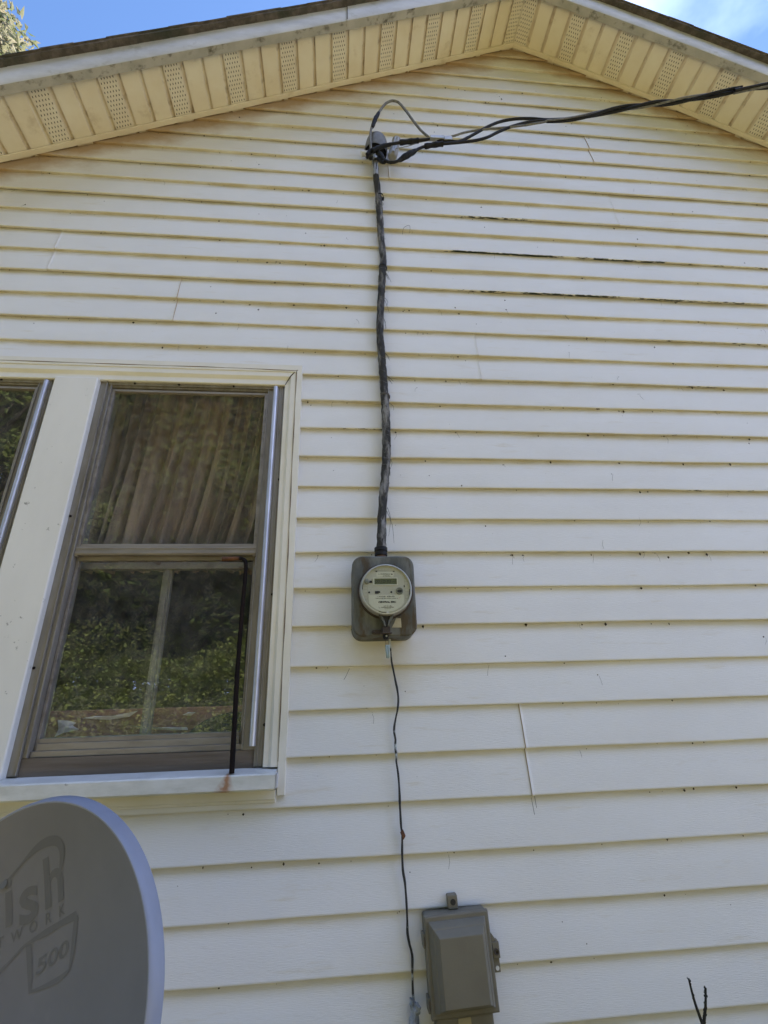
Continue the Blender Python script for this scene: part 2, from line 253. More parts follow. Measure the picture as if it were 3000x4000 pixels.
# ------------------------------------------------------------------ mesh helpers
class MB:
    def __init__(s): s.v = []; s.f = []; s.m = []; s.uv = {}
    def q(s, *pts, mi=0, uv=None):
        b = len(s.v); s.v += [Vector(p) for p in pts]
        if uv: s.uv[len(s.f)] = uv
        s.f.append(tuple(range(b, b+len(pts)))); s.m.append(mi)
    def box(s, x0, x1, y0, y1, z0, z1, mi=0):
        b = len(s.v); s.v += [Vector((x, y, z)) for x in (x0, x1) for y in (y0, y1) for z in (z0, z1)]
        for f in ((0, 1, 3, 2), (4, 6, 7, 5), (0, 4, 5, 1), (2, 3, 7, 6), (0, 2, 6, 4), (1, 5, 7, 3)):
            s.f.append(tuple(b+k for k in f)); s.m.append(mi)
    def prism(s, poly, y0, y1, mi=0, fn=None):
        """polygon in (x,z) extruded along y"""
        fn = fn or (lambda x, y, z: Vector((x, y, z))); n = len(poly); b = len(s.v)
        s.v += [fn(x, y0, z) for x, z in poly] + [fn(x, y1, z) for x, z in poly]
        s.f.append(tuple(range(b, b+n))); s.m.append(mi); s.f.append(tuple(range(b+2*n-1, b+n-1, -1))); s.m.append(mi)
        for k in range(n):
            j = (k+1) % n; s.f.append((b+k, b+n+k, b+n+j, b+j)); s.m.append(mi)
    def tube(s, pts, r, n=10, mi=0, shape=None, cap=True):
        pts = [Vector(p) for p in pts]; m = len(pts); T = [(pts[min(i+1, m-1)]-pts[max(i-1, 0)]).normalized() for i in range(m)]
        a = Vector((0, 1, 0)) if abs(T[0].y) < .9 else Vector((1, 0, 0)); u = (a - T[0]*a.dot(T[0])).normalized(); b = len(s.v); ln = 0
        for i in range(m):
            u = (u - T[i]*u.dot(T[i])).normalized(); w = T[i].cross(u); R = r(i/(m-1)) if callable(r) else r
            if i: ln += (pts[i]-pts[i-1]).length
            for k in range(n):
                th = 2*pi*k/n; rr = R*(shape(th, ln, i/(m-1)) if shape else 1); s.v.append(pts[i] + (u*cos(th)+w*sin(th))*rr)
        for i in range(m-1):
            for k in range(n):
                j = (k+1) % n; s.f.append((b+i*n+k, b+i*n+j, b+(i+1)*n+j, b+(i+1)*n+k)); s.m.append(mi)
        if cap: s.f.append(tuple(b+k for k in range(n-1, -1, -1))); s.m.append(mi); s.f.append(tuple(b+(m-1)*n+k for k in range(n))); s.m.append(mi)
    def lathe(s, prof, c, ax, n=48, mi=0):
        """profile (r, h) turned round the axis ax through c"""
        c = Vector(c); ax = Vector(ax).normalized(); a = Vector((0, 0, 1)) if abs(ax.z) < .9 else Vector((1, 0, 0)); u = (a-ax*a.dot(ax)).normalized(); w = ax.cross(u); b = len(s.v); m = len(prof)
        for r, h in prof:
            for k in range(n): th = 2*pi*k/n; s.v.append(c+ax*h+(u*cos(th)+w*sin(th))*max(r, 1e-5))
        for i in range(m-1):
            for k in range(n): j = (k+1) % n; s.f.append((b+i*n+k, b+i*n+j, b+(i+1)*n+j, b+(i+1)*n+k)); s.m.append(mi)
    def blob(s, c, r, sx=1, sy=1, sz=1, mi=0):
        c = Vector(c); b = len(s.v); P = ((1, 0, 0), (-1, 0, 0), (0, 1, 0), (0, -1, 0), (0, 0, 1), (0, 0, -1))
        for p in P: s.v.append(c+Vector((p[0]*r*sx, p[1]*r*sy, p[2]*r*sz))*random.uniform(.7, 1.2))
        for f in ((0, 2, 4), (2, 1, 4), (1, 3, 4), (3, 0, 4), (2, 0, 5), (1, 2, 5), (3, 1, 5), (0, 3, 5)): s.f.append(tuple(b+k for k in f)); s.m.append(mi)
    def build(s, name, mats, parent=None, bevel=0, smooth=False, merge=False, seg=2):
        me = bpy.data.meshes.new(name); me.from_pydata([tuple(v) for v in s.v], [], s.f)
        mats = mats if isinstance(mats, (list, tuple)) else [mats]
        for m in mats: me.materials.append(m)
        me.polygons.foreach_set('material_index', s.m)
        if s.uv:
            ul = me.uv_layers.new(name='UVMap')
            for fi, uv in s.uv.items():
                for k, li in enumerate(me.polygons[fi].loop_indices): ul.data[li].uv = uv[k]
        bm = bmesh.new(); bm.from_mesh(me)
        if merge or smooth: bmesh.ops.remove_doubles(bm, verts=bm.verts, dist=1e-6)
        bmesh.ops.recalc_face_normals(bm, faces=bm.faces)
        bm.to_mesh(me); bm.free()
        if smooth:
            me.polygons.foreach_set('use_smooth', [True]*len(me.polygons)); me.set_sharp_from_angle(angle=radians(38))
        me.update()
        o = bpy.data.objects.new(name, me); COL.objects.link(o)
        if bevel:
            b = o.modifiers.new('bevel', 'BEVEL'); b.width = bevel; b.segments = seg; b.limit_method = 'ANGLE'; b.angle_limit = radians(35)
            b.harden_normals = False
        if parent: attach(o, parent)
        return o
def attach(o, p):
    o.parent = p; o.matrix_parent_inverse = Matrix.Translation(-ORG.get(p.name, Vector((0, 0, 0))))
ORG = {}
def thing(name, label, cat, loc, group=None):
    e = bpy.data.objects.new(name, None); COL.objects.link(e); e.location = loc; e.empty_display_size = .05; ORG[e.name] = Vector(loc)
    e['label'] = label; e['category'] = cat
    if group: e['group'] = group
    return e
def tag(o, label, cat, group=None, kind=None):
    if label: o['label'] = label
    if cat: o['category'] = cat
    if group: o['group'] = group
    if kind: o['kind'] = kind
    return o
def spline(P, step=.02):
    P = [Vector(p) for p in P]; out = []
    for i in range(len(P)-1):
        p0, p1, p2, p3 = P[max(i-1, 0)], P[i], P[i+1], P[min(i+2, len(P)-1)]; n = max(2, int((p2-p1).length/step))
        for k in range(n):
            t = k/n; out.append(.5*((2*p1)+(p2-p0)*t+(2*p0-5*p1+4*p2-p3)*t*t+(3*p1-p0-3*p2+p3)*t**3))
    out.append(P[-1]); return out
def pxpath(L, step=.02): return spline([at(*p) for p in L], step)
def text_mesh(body, size, bold=0, align='CENTER', sub=0, spacing=1.0, width=None):
    cu = bpy.data.curves.new('lettering', 'FONT'); cu.body = body; cu.size = size; cu.offset = bold; cu.align_x = align; cu.align_y = 'CENTER'; cu.space_character = spacing; cu.resolution_u = 4
    o = bpy.data.objects.new('lettering', cu); COL.objects.link(o); dg = bpy.context.evaluated_depsgraph_get()
    me = bpy.data.meshes.new_from_object(o.evaluated_get(dg)); bpy.data.objects.remove(o); bpy.data.curves.remove(cu)
    if sub:
        bm = bmesh.new(); bm.from_mesh(me); bmesh.ops.triangulate(bm, faces=bm.faces); bmesh.ops.subdivide_edges(bm, edges=bm.edges, cuts=sub, use_grid_fill=True); bm.to_mesh(me); bm.free()
    v = [(p.co.x, p.co.y) for p in me.vertices]; f = [tuple(p.vertices) for p in me.polygons]; bpy.data.meshes.remove(me)
    if width and v:
        w = max(p[0] for p in v)-min(p[0] for p in v); v = [(x*width/w, y) for x, y in v]
    return v, f
def put_text(mb, body, size, fn, **k):
    v, f = text_mesh(body, size, **k); b = len(mb.v); mb.v += [fn(x, y) for x, y in v]
    for q in f: mb.f.append(tuple(b+i for i in q)); mb.m.append(0)
def hsh(a, b=0.0): return (sin(a*12.9898+b*78.233)*43758.5453) % 1
def wob(x, s): return sin(x*1.7+s*3.1)*.5+sin(x*4.3+s*7.7)*.3+sin(x*9.1+s*1.3)*.2

# ------------------------------------------------------------------ house
PX, PZ = 1.101, 5.585
def zr(x):
    u = x-PX
    if u < 0: return PZ+.543*u
    if u < 1.8: return PZ-.54*u-.035*u*u
    return PZ-.54*1.8-.035*3.24-.62*(u-1.8)
XL, XR = -2.95, 4.75
def xl(z): return max(XL, PX-(PZ-z)/.543)
def xr(z):
    a, b = PX, XR
    if zr(b) > z: return b
    for _ in range(40):
        m = (a+b)/2
        if zr(m) > z: a = m
        else: b = m
    return a
house = thing('house', 'cream house gable end with lap siding, vented soffit and dark shingle roof', 'house', (PX, 0, 0))
EXP = .127; Z0 = 2.1636; DEP = .0137
OX0, OX1, OZ0, OZ1 = -1.82, -.165, 1.46, 2.93
SEAMS = {-6: [(.578, -1)], 6: [(.598, 1)], 18: [(1.41, -1)], 14: [(1.442, 1)], 16: [(.254, -1)], 8: [(-.686, 1)], 10: [(-1.237, -1)], -2: [(2.9, 1)], 0: [(3.6, 1)], 2: [(2.75, -1)], -10: [(1.5, 1)]}
def mx_(a, b, py): return at(a, py, 0).x, at(b, py, 0).x
MOLD = {14: [(*mx_(1770, 2090, 840), .60)], 12: [(*mx_(1730, 2200, 970), .78), (*mx_(2250, 2640, 1000), .68), (*mx_(2640, 3050, 1040), .45)], 10: [(*mx_(1780, 2000, 1125), .55), (*mx_(2030, 2450, 1140), .72), (*mx_(2450, 3000, 1170), .55)],
        6: [(*mx_(2650, 2900, 1510), .5)], 4: [(*mx_(2560, 2700, 1700), .55), (*mx_(1300, 1600, 1680), .4)], 8: [(*mx_(2500, 3000, 1330), .42)], 2: [(*mx_(2600, 3000, 1918), .45)]}
sv, sf, smold_shade = [], [], []
for k in range(-15, 27):
    zb = Z0+EXP*k
    if zb > PZ: break
    joint = k % 2 == 0
    pk = k if joint else k-1
    rows = [(.030, .022, 1), (.0096, .020, 1), (.0094, -.0008, 1)] if joint else [(DEP+.001, -.0008, 1)]
    rows += [(.0025, -.0004, 1), (.0006, .0012, .8), (0, .0045, .3)]
    zs = [z for z in (OZ0, OZ1) if zb+.006 < z < zb+EXP]
    cuts = sorted([z for z in zs if z-zb < EXP-.035]+[zb+EXP*.5])
    for z in cuts: t = (z-zb-.004)/(EXP); rows.append((DEP*t, z-zb, 0))
    rows += [(DEP*(EXP-.032)/EXP, EXP-.032, 0), (DEP*(EXP-.0165)/EXP, EXP-.0165, 0)]; rows.append((DEP, EXP+.018, 0))
    xs = [XL+.08*i for i in range(int((XR-XL)/.08)+1)]+[XR, OX0, OX1]
    for s, sg in SEAMS.get(pk, []): xs += [s-.0004, s+.0004, s-.0014, s+.0014, s-.004, s+.004, s-.009, s+.009, s-.016, s+.016]
    xs = sorted(set(xs)); base = len(sv); nr = len(rows)
    for x in xs:
        oy = 0
        for s, sg in SEAMS.get(pk, []):
            d = (s-x)*sg
            if d > 0: oy = -.0013-.0024*math.exp(-(d/.006)**2)
        mo = .22+.17*wob(x*2, k)
        sb = .85 if any(abs(s-x) < .0006 for s, sg in SEAMS.get(pk, [])) else 0
        for a, b, st in MOLD.get(k, []):
            if a < x < b: mo = max(mo, (st+.09)*min(1, (x-a)/.05+.3, (b-x)/.05+.3))
        for ry, rz, mm in rows:
            z = zb+rz+.0016*wob(x*1.1, k)+.0006*wob(x*4, k+2); y = ry+oy+.0018*wob(x*1.3, k+.5)
            zc = z-.02; xx = min(max(x, xl(zc)), xr(zc))
            dr = max(0, 1-max(0, (zr(xx)-z))/(.27+.09*wob(xx*3, 1.7+k)))
            film_shade = (.80 if rz > EXP-.012 else (.55 if rz > EXP-.018 else (.80 if mm > .9 and ry > .002 else (.12 if mm > .2 else .03))))
            if z < 2.45: film_shade *= max(.38, .38+.62*(z-2.0)/.45)
            if abs(xx-.15) < .14 and 1.60 < z < 1.87: film_shade = max(film_shade, .75*(1-abs(xx-.15)/.14)*min(1, (z-1.58)/.2))
            sv.append((xx, y, z)); smold_shade.append((mo*mm, min(1, film_shade), max(sb, min(1, 1.15*dr**1.2)), 1))
    for i in range(len(xs)-1):
        for j in range(nr-1):
            xm = (xs[i]+xs[i+1])/2; zm = zb+(rows[j][1]+rows[j+1][1])/2
            if OX0 < xm < OX1 and OZ0 < zm < OZ1: continue
            a, b = base+i*nr+j, base+(i+1)*nr+j
            if max(abs(sv[a][0]-sv[b][0]), abs(sv[a+1][0]-sv[b+1][0])) < 1e-5: continue
            sf.append((a, b, b+1, a+1))
me = bpy.data.meshes.new('siding'); me.from_pydata(sv, [], sf); me.materials.append(M_SID)
ca = me.color_attributes.new('mold_shade', 'FLOAT_COLOR', 'POINT'); ca.data.foreach_set('color', [c for v in smold_shade for c in v])
siding = bpy.data.objects.new('siding', me); COL.objects.link(siding); attach(siding, house)

# side and back walls, foundation
b = MB()
b.q((XL, .012, .25), (XL, 8, .25), (XL, 8, zr(XL)), (XL, .012, zr(XL)))
b.q((XR, .012, .25), (XR, 8, .25), (XR, 8, zr(XR)), (XR, .012, zr(XR)))
b.q((XL, 8, .25), (XR, 8, .25), (XR, 8, zr(XR)), (PX, 8, PZ), (XL, 8, zr(XL)))
b.box(XL-.012, XL+.05, -.012, .07, .25, zr(XL)); b.box(XR-.05, XR+.012, -.012, .07, .25, zr(XR))
b.build('side_wall', M_TRIM, house)
b = MB(); b.box(XL+.03, XR-.03, .03, 7.97, -.05, .262); b.build('foundation', M_CONC, house)

# roof slopes and shingled rake edge
def slope_pts(side):
    return [PX-.01*0 - d for d in (0, 1, 2, 3, 4.5)] if side < 0 else [PX+d for d in (0, .4, .8, 1.2, 1.6, 2.0, 2.8, 4.1)]
for side in (-1, 1):
    b = MB(); xs = slope_pts(side)
    for a, c in zip(xs, xs[1:]):
        za, zc = zr(a), zr(c)
        b.q((a, -.30, za+.10), (c, -.30, zc+.10), (c, 8.3, zc+.10), (a, 8.3, za+.10))
        b.q((a, -.335, za+.104), (c, -.335, zc+.104), (c, 8.3, zc+.104), (a, 8.3, za+.104))
        b.q((a, -.335, za+.104), (c, -.335, zc+.104), (c, -.30, zc+.10), (a, -.30, za+.10))
    # courses of shingles butting at the rake: one slab per course, edges uneven
    s = .0; i = 0
    while s < 4.0:
        w = .145; x0 = PX+side*s/1.14; x1 = PX+side*(s+w)/1.14; j = hsh(i, side+3); j2 = hsh(i+50, side)
        y0 = -.330-.0045*j; dz = .104+.002*j2; th = .006+.003*hsh(i+9, side)
        z0, z1 = zr(x0)+dz, zr(x1)+dz+.002
        P = [(x0, z0), (x1, z1), (x1, z1+th), (x0, z0+th)]
        b.prism(P, y0, y0+.5)
        P = [(x0, z0-.017), (x1, z1-.017), (x1, z1), (x0, z0)]
        b.prism(P, y0+.003+.004*j2, y0+.4)
        s += w; i += 1
    b.build('roof', M_SHG, house)
# soffit strips
for side in (-1, 1):
    b = MB(); P_ = .1016; G = .021; i = 0; s = .002
    ya, yb = .012, -.262
    while s < 3.85:
        x0 = PX+side*s/1.14; x1 = PX+side*(s+P_-G)/1.14; xm0 = PX+side*(s+P_-G+.002)/1.14; xm1 = PX+side*(s+P_-G+.010)/1.14; xe = PX+side*(s+P_-G-.003)/1.14; x2 = PX+side*(s+P_)/1.14
        pf = i % 3 == 0
        b.q((x0, ya, zr(x0)), (x1, ya, zr(x1)), (x1, yb, zr(x1)), (x0, yb, zr(x0)), mi=1 if pf else 0, uv=[(0, 0), (1, 0), (1, 1), (0, 1)])
        g = .010
        for A, B, da, db in ((x1, xm0, -.0015, g), (xm0, xm1, g, g*.9), (xm1, x2, g*.9, 0)):
            b.q((A, ya, zr(A)+da), (B, ya, zr(B)+db), (B, yb, zr(B)+db), (A, yb, zr(A)+da), mi=2)
        b.q((xe, ya, zr(xe)-.0012), (x1, ya, zr(x1)-.0015), (x1, yb, zr(x1)-.0015), (xe, yb, zr(xe)-.0012))
        s += P_; i += 1
    b.q((PX, ya, PZ+.004), (PX+side*.006, ya, zr(PX+side*.006)+.004), (PX+side*.006, yb, zr(PX+side*.006)+.004), (PX, yb, PZ+.004))
    b.build('soffit', [M_SOF, M_PERF, M_SOFG], house)
    # channel trim where the soffit meets the wall
    t = MB(); xs = [PX+side*d for d in [.0]+[.25*q for q in range(1, 16)]]
    for a, c in zip(xs, xs[1:]):
        A, B = zr(a), zr(c)
        pr = [(-.002, .004), (-.002, -.014), (-.024, -.014), (-.024, -.004)]
        for (y0, d0), (y1, d1) in zip(pr, pr[1:]): t.q((a, y0, A+d0), (c, y0, B+d0), (c, y1, B+d1), (a, y1, A+d1))
    t.build('soffit_trim', M_SOF, house)
# fascia: face and return, three lengths on the two rakes
def fascia(xs, off):
    f = MB(); u = MB()
    for a, c in zip(xs, xs[1:]):
        A, B = zr(a), zr(c); yf = -.300-off
        pr = [(yf-.004, .104), (yf, .098), (yf-.001, .03), (yf, -.040), (yf+.003, -.046-off)]
        for (y0, d0), (y1, d1) in zip(pr, pr[1:]): f.q((a, y0, A+d0), (c, y0, B+d0), (c, y1, B+d1), (a, y1, A+d1))
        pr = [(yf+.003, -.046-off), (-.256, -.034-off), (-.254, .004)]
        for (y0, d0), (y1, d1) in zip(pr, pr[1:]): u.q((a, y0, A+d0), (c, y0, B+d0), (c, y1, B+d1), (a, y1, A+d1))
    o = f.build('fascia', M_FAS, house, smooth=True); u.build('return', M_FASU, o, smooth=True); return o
xj = .035
fascia([xj-.02-.25*i for i in range(16)][::-1]+[xj+.012], 0)
fascia([xj]+[xj+.2*i for i in range(1, 6)]+[PX], .0025)
fascia([PX+.22*i for i in range(18)], 0)
# fascia seam lip
b = MB(); b.q((xj-.002, -.3045, zr(xj)+.10), (xj+.003, -.3045, zr(xj)+.10), (xj+.003, -.3045, zr(xj)-.046), (xj-.002, -.3045, zr(xj)-.046)); b.build('fascia_seam', M_SHG, house)

# window pair --------------------------------------------------------------
def loft(prof, ox0, ox1, oz0, oz1):
    """frame on three sides: profile (t, y), t inward from the outer edge; scale sx on jambs"""
    b = MB()
    def ring(t, y, sx=.66): return [Vector((ox0+t*sx, y, oz0)), Vector((ox0+t*sx, y, oz1-t)), Vector((ox1-t*sx, y, oz1-t)), Vector((ox1-t*sx, y, oz0))]
    R = [ring(*p) for p in prof]
    for a, c in zip(R, R[1:]):
        for i in range(3): b.q(a[i], a[i+1], c[i+1], c[i])
    return b
jb = loft([(-.012, .016), (-.012, -.006), (-.010, -.0085), (.022, -.0085), (.024, -.006), (.024, .010)], -1.84, -.153, 1.434, 2.950)
jb.build('window_channel', M_TRIM, house)
cb = loft([(0, .004), (0, -.004), (.003, -.0055), (.030, -.0055), (.034, -.003), (.043, .003), (.046, .0035), (.064, .0030), (.067, .0055), (.067, .022)], -1.825, -.169, 1.506, 2.936)
cb.build('window_casing', M_TRIM, house)
b = MB(); b.prism([(-1.076, 1.5), (-.918, 1.5), (-.918, 2.871), (-1.076, 2.871)], -.012, .02); b.build('mullion', M_MULL, house, bevel=.006, seg=3)
b = MB()   # sill: sloped top, front, underside
pr = [(.06, 1.512), (-.046, 1.493), (-.050, 1.489), (-.0505, 1.455), (-.047, 1.4505), (.0, 1.4505)]
for (y0, z0), (y1, z1) in zip(pr, pr[1:]): b.q((-1.85, y0, z0), (-.170, y0, z0), (-.170, y1, z1), (-1.85, y1, z1))
b.q((-.170, .06, 1.512), (-.170, -.046, 1.493), (-.170, -.0505, 1.455), (-.170, 0, 1.4505)); b.q((-1.85, .06, 1.512), (-1.85, -.046, 1.493), (-1.85, -.0505, 1.455), (-1.85, 0, 1.4505))
b.build('window_sill', M_SILL, house)
b = MB(); b.box(-.1695, -.1655, -.047, .004, 1.4555, 1.4905); b.build('sill_end_cap', M_FAS, house)
b = MB(); b.box(-1.84, -.171, -.0085, .012, 1.424, 1.4500); b.box(-1.84, -.171, -.004, .012, 1.416, 1.424); b.build('undersill_trim', M_TRIM, house, bevel=.0015)
for L_ in ([(-1.82, -.0082, 2.9385), (-1.4, -.0082, 2.9395), (-.9, -.0082, 2.938), (-.45, -.0082, 2.9375), (-.19, -.0082, 2.9335), (-.166, -.0082, 2.937)], [(-.1672, -.0074, 2.936), (-.1678, -.0074, 2.5), (-.1672, -.0074, 2.1), (-.1682, -.0074, 1.8), (-.1676, -.0074, 1.52)]):
    b = MB(); b.tube(spline(L_, .05), lambda t: .0017+.0006*sin(t*37), 6); b.build('caulk_line', M_CAULK, house, smooth=True)
b = MB(); b.tube(spline([(-.1705, -.0062, 2.9345), (-.190, -.0062, 2.908), (-.1985, -.0035, 2.892), (-.2115, .0022, 2.8705)], .006), lambda t: .0010+.0008*sin(pi*t), 6); b.build('open_mitre', M_RUST, house)
def make_window(x0, x1):
    zb, zt = 1.508, 2.870
    f = MB()
    # outer flanges with raised lips, stepped tracks inside
    f.box(x0, x0+.027, .0135, .05, zb, zt); f.box(x0+.0235, x0+.027, .009, .0132, zb, zt); f.box(x0+.0272, x0+.042, .019, .05, zb+.045, zt-.010); f.box(x0+.038, x0+.0422, .014, .0188, zb+.045, zt-.012)
    f.box(x1-.030, x1, .0135, .05, zb, zt); f.box(x1-.012, x1-.008, .0105, .0132, zb, zt); f.box(x1-.022, x1-.019, .0105, .0132, zb, zt)
    f.box(x1-.068, x1-.0302, .019, .05, zb+.045, zt-.012); f.box(x1-.0685, x1-.0655, .0145, .0188, zb+.045, zt-.012)
    f.box(x0+.0272, x1-.0302, .0137, .05, 2.8565, zt-.0005); f.box(x0+.0425, x1-.069, .0205, .05, 2.8485, 2.8563)
    f.box(x0+.0425, x1-.069, .0315, .05, 2.8420, 2.8483); 
    w = f.build('window', M_ALU, house, bevel=.0012)
    # bright bent strip covering the right track
    s = MB(); X = x1-.0465; n = 8
    for i in range(n):
        a0, a1 = pi*i/n, pi*(i+1)/n
        p0, p1 = (X+.0095-.0095*cos(a0), .013-.014*sin(a0)), (X+.0095-.0095*cos(a1), .013-.014*sin(a1))
        s.q((p0[0], p0[1], 1.563), (p1[0], p1[1], 1.563), (p1[0], p1[1], 2.862), (p0[0], p0[1], 2.862))
    s.build('metal_strip', M_BRT, w, smooth=True)
    # upper storm sash
    u = MB(); gx0, gx1 = x0+.0535, x1-.0805
    u.box(x0+.0428, gx0, .0225, .036, 2.158, 2.8418); u.box(gx1, x1-.0692, .0225, .036, 2.158, 2.8418); u.box(gx0, gx1, .0225, .036, 2.832, 2.8418)
    u.box(x0+.0428, x1-.0692, .0205, .040, 2.163, 2.190); u.box(gx0, gx1, .0262, .036, 2.1902, 2.2035); u.box(x0+.0428, x1-.0692, .0185, .0203, 2.1665, 2.172); u.box(x0+.0428, x1-.0692, .0185, .0203, 2.1835, 2.187)
    u.build('sash', M_SASH, w, bevel=.001)
    g = MB(); g.q((gx0, .031, 2.2), (gx1, .031, 2.2), (gx1, .031, 2.835), (gx0, .031, 2.835)); g.build('window_pane', M_GLASS, w)
    # lower storm sash, one track further in
    u = MB(); hx0, hx1 = x0+.052, x1-.0795
    u.box(x0+.0432, hx0, .041, .055, 1.556, 2.1625); u.box(hx1, x1-.0695, .041, .055, 1.556, 2.1625)
    u.box(hx0, hx1, .039, .055, 1.590, 1.603); u.box(hx0, hx1, .034, .055, 1.570, 1.5898); u.box(x0+.0432, x1-.0695, .0275, .055, 1.5535, 1.5698); u.box(hx0, hx1, .041, .055, 2.150, 2.1625)
    u.build('sash', M_SASH, w, bevel=.001)
    g = MB(); g.q((hx0, .048, 1.602), (hx1, .048, 1.602), (hx1, .048, 2.152), (hx0, .048, 2.152)); g.build('window_pane', M_GLASS, w)
    # old wooden window behind, with its middle bar
    n = MB(); xm = (x0+x1)/2-.029
    n.box(x0+.0, x0+.022, .095, .13, 1.5, 2.93); n.box(x1-.022, x1, .095, .13, 1.5, 2.93); n.box(x0+.022, x1-.022, .098, .125, 2.195, 2.225); n.box(x0+.022, x1-.022, .095, .12, 2.135, 2.160)
    n.box(xm-.0155, xm+.0155, .105, .125, 1.60, 2.135); n.box(xm-.008, xm+.008, .098, .1048, 1.60, 2.135); n.box(x0+.022, x1-.022, .098, .125, 1.52, 1.606)
    n.build('inner_sash', M_INS, w, bevel=.002)
    d = MB(); d.box(x0+.0275, x1-.0305, .0185, .0500, 1.500, 1.5525); d.build('sill_board', M_WOODD, w)
    for sx, sz, sy in ((x0+.006, 2.30, .0128), (x0+.0055, 1.80, .0128), (x1-.004, 2.45, .0128), (x1-.004, 2.02, .0128), (x1-.005, 1.62, .0128), (x0+.127, 2.8635, .0130), (x0+.294, 2.8635, .0130), (x0+.504, 2.8635, .0130)):
        d = MB(); d.lathe([(0, -.003), (.004, -.0025), (.0045, 0)], (sx, sy, sz), (0, 1, 0), 12); d.build('screw_head', M_RUST, w)
    return w
make_window(-.918, -.211); make_window(-1.783, -1.076)
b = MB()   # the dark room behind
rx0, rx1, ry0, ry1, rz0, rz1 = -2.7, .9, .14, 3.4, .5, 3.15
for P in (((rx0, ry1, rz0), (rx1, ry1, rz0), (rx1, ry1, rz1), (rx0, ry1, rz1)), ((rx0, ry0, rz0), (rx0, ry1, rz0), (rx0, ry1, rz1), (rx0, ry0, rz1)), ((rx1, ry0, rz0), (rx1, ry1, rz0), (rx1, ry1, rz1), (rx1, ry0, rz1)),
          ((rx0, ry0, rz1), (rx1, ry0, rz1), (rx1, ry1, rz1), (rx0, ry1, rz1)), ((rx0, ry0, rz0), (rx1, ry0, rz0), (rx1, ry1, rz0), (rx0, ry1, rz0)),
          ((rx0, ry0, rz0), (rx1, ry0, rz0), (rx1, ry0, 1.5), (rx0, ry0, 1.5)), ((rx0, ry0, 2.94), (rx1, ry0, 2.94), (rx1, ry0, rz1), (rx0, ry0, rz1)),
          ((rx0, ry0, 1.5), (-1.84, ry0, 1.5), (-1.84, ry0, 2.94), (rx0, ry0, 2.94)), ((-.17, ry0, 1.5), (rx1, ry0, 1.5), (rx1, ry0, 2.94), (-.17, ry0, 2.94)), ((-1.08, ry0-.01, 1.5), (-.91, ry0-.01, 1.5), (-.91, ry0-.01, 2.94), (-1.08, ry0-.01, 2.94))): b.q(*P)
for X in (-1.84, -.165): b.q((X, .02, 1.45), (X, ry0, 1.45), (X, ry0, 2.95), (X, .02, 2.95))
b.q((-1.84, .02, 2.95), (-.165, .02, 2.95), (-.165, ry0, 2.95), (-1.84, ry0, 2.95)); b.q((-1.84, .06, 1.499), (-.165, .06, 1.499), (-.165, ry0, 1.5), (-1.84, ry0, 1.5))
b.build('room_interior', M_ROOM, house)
# tiny dirt specks and web threads caught under the laps
b = MB()
for i in range(1300):
    k = random.choice(range(-9, 24)); zb = Z0+EXP*k; x = random.uniform(-1.9, 2.9)
    r = random.choice((.0012, .0016, .002, .0025, .003, .0035, .0045, .0055)) * (1.0 if k > -3 else .7)
    if random.random() < .72: z = zb-random.uniform(.001, .012); y = random.uniform(.004, .0128)
    else: z = zb+random.uniform(.005, .11); y = DEP*(z-zb)/EXP-.0004
    if zr(x)-.03 < z or (OX0-.03 < x < OX1+.03 and OZ0-.06 < z < OZ1+.04): continue
    b.blob((x, y, z), r, 1, .35, random.uniform(.6, 1.6))
    if random.random() < .12:
        p = Vector((x, -.0015, z-.004)); q = p+Vector((random.uniform(-.012, .012), -.001, -random.uniform(.01, .035))); b.tube([p, (p+q)/2+Vector((random.uniform(-.006, .006), 0, 0)), q], .00035, 4)
b.tube(pxpath([(1572, 915, .002), (1575, 895, -.002), (1583, 885, -.004), (1598, 880, -.004), (1602, 890, -.003), (1600, 910, .002)], .01), .0007, 5)
b.tube(pxpath([(2205, 1228, .004), (2212, 1238, -.003), (2222, 1247, .003)], .01), .0008, 5)
b.tube(pxpath([(2075, 3115, .004), (2082, 3150, -.003), (2088, 3182, .003)], .02), .0006, 5); b.tube(pxpath([(2088, 3110, .004), (2096, 3155, .003)], .02), .0006, 5); b.tube(pxpath([(1365, 2612, .004), (1352, 2640, -.003), (1343, 2655, .003)], .02), .0006, 5)
tag(b.build('dirt_speck', M_SPECK, house), None, None, kind='stuff')

# ------------------------------------------------------------------ things at the window
p = pxpath([(868, 2184, -.004), (905, 2183, -.006), (935, 2181, -.008), (952, 2185, -.010), (960, 2200, -.012), (959, 2240, -.014), (950, 2340, -.018), (938, 2480, -.023), (926, 2650, -.030), (913, 2880, -.038), (905, 3022, -.042)], .02)
rod = thing('iron_rod', 'thin black rusty iron rod with bent top leaning on the window sill', 'rod', p[-1])
n1 = sum(1 for q in p if q.z > p[0].z-.006)
b = MB(); b.tube(p[n1-3:], lambda t: .0062+.0012*t, 10); b.build('shaft', M_RUST, rod, smooth=True)
b = MB(); b.tube(p[:n1-2], lambda t: .0075-.0013*t, 10); b.build('bent_end', M_RUSTB, rod, smooth=True)
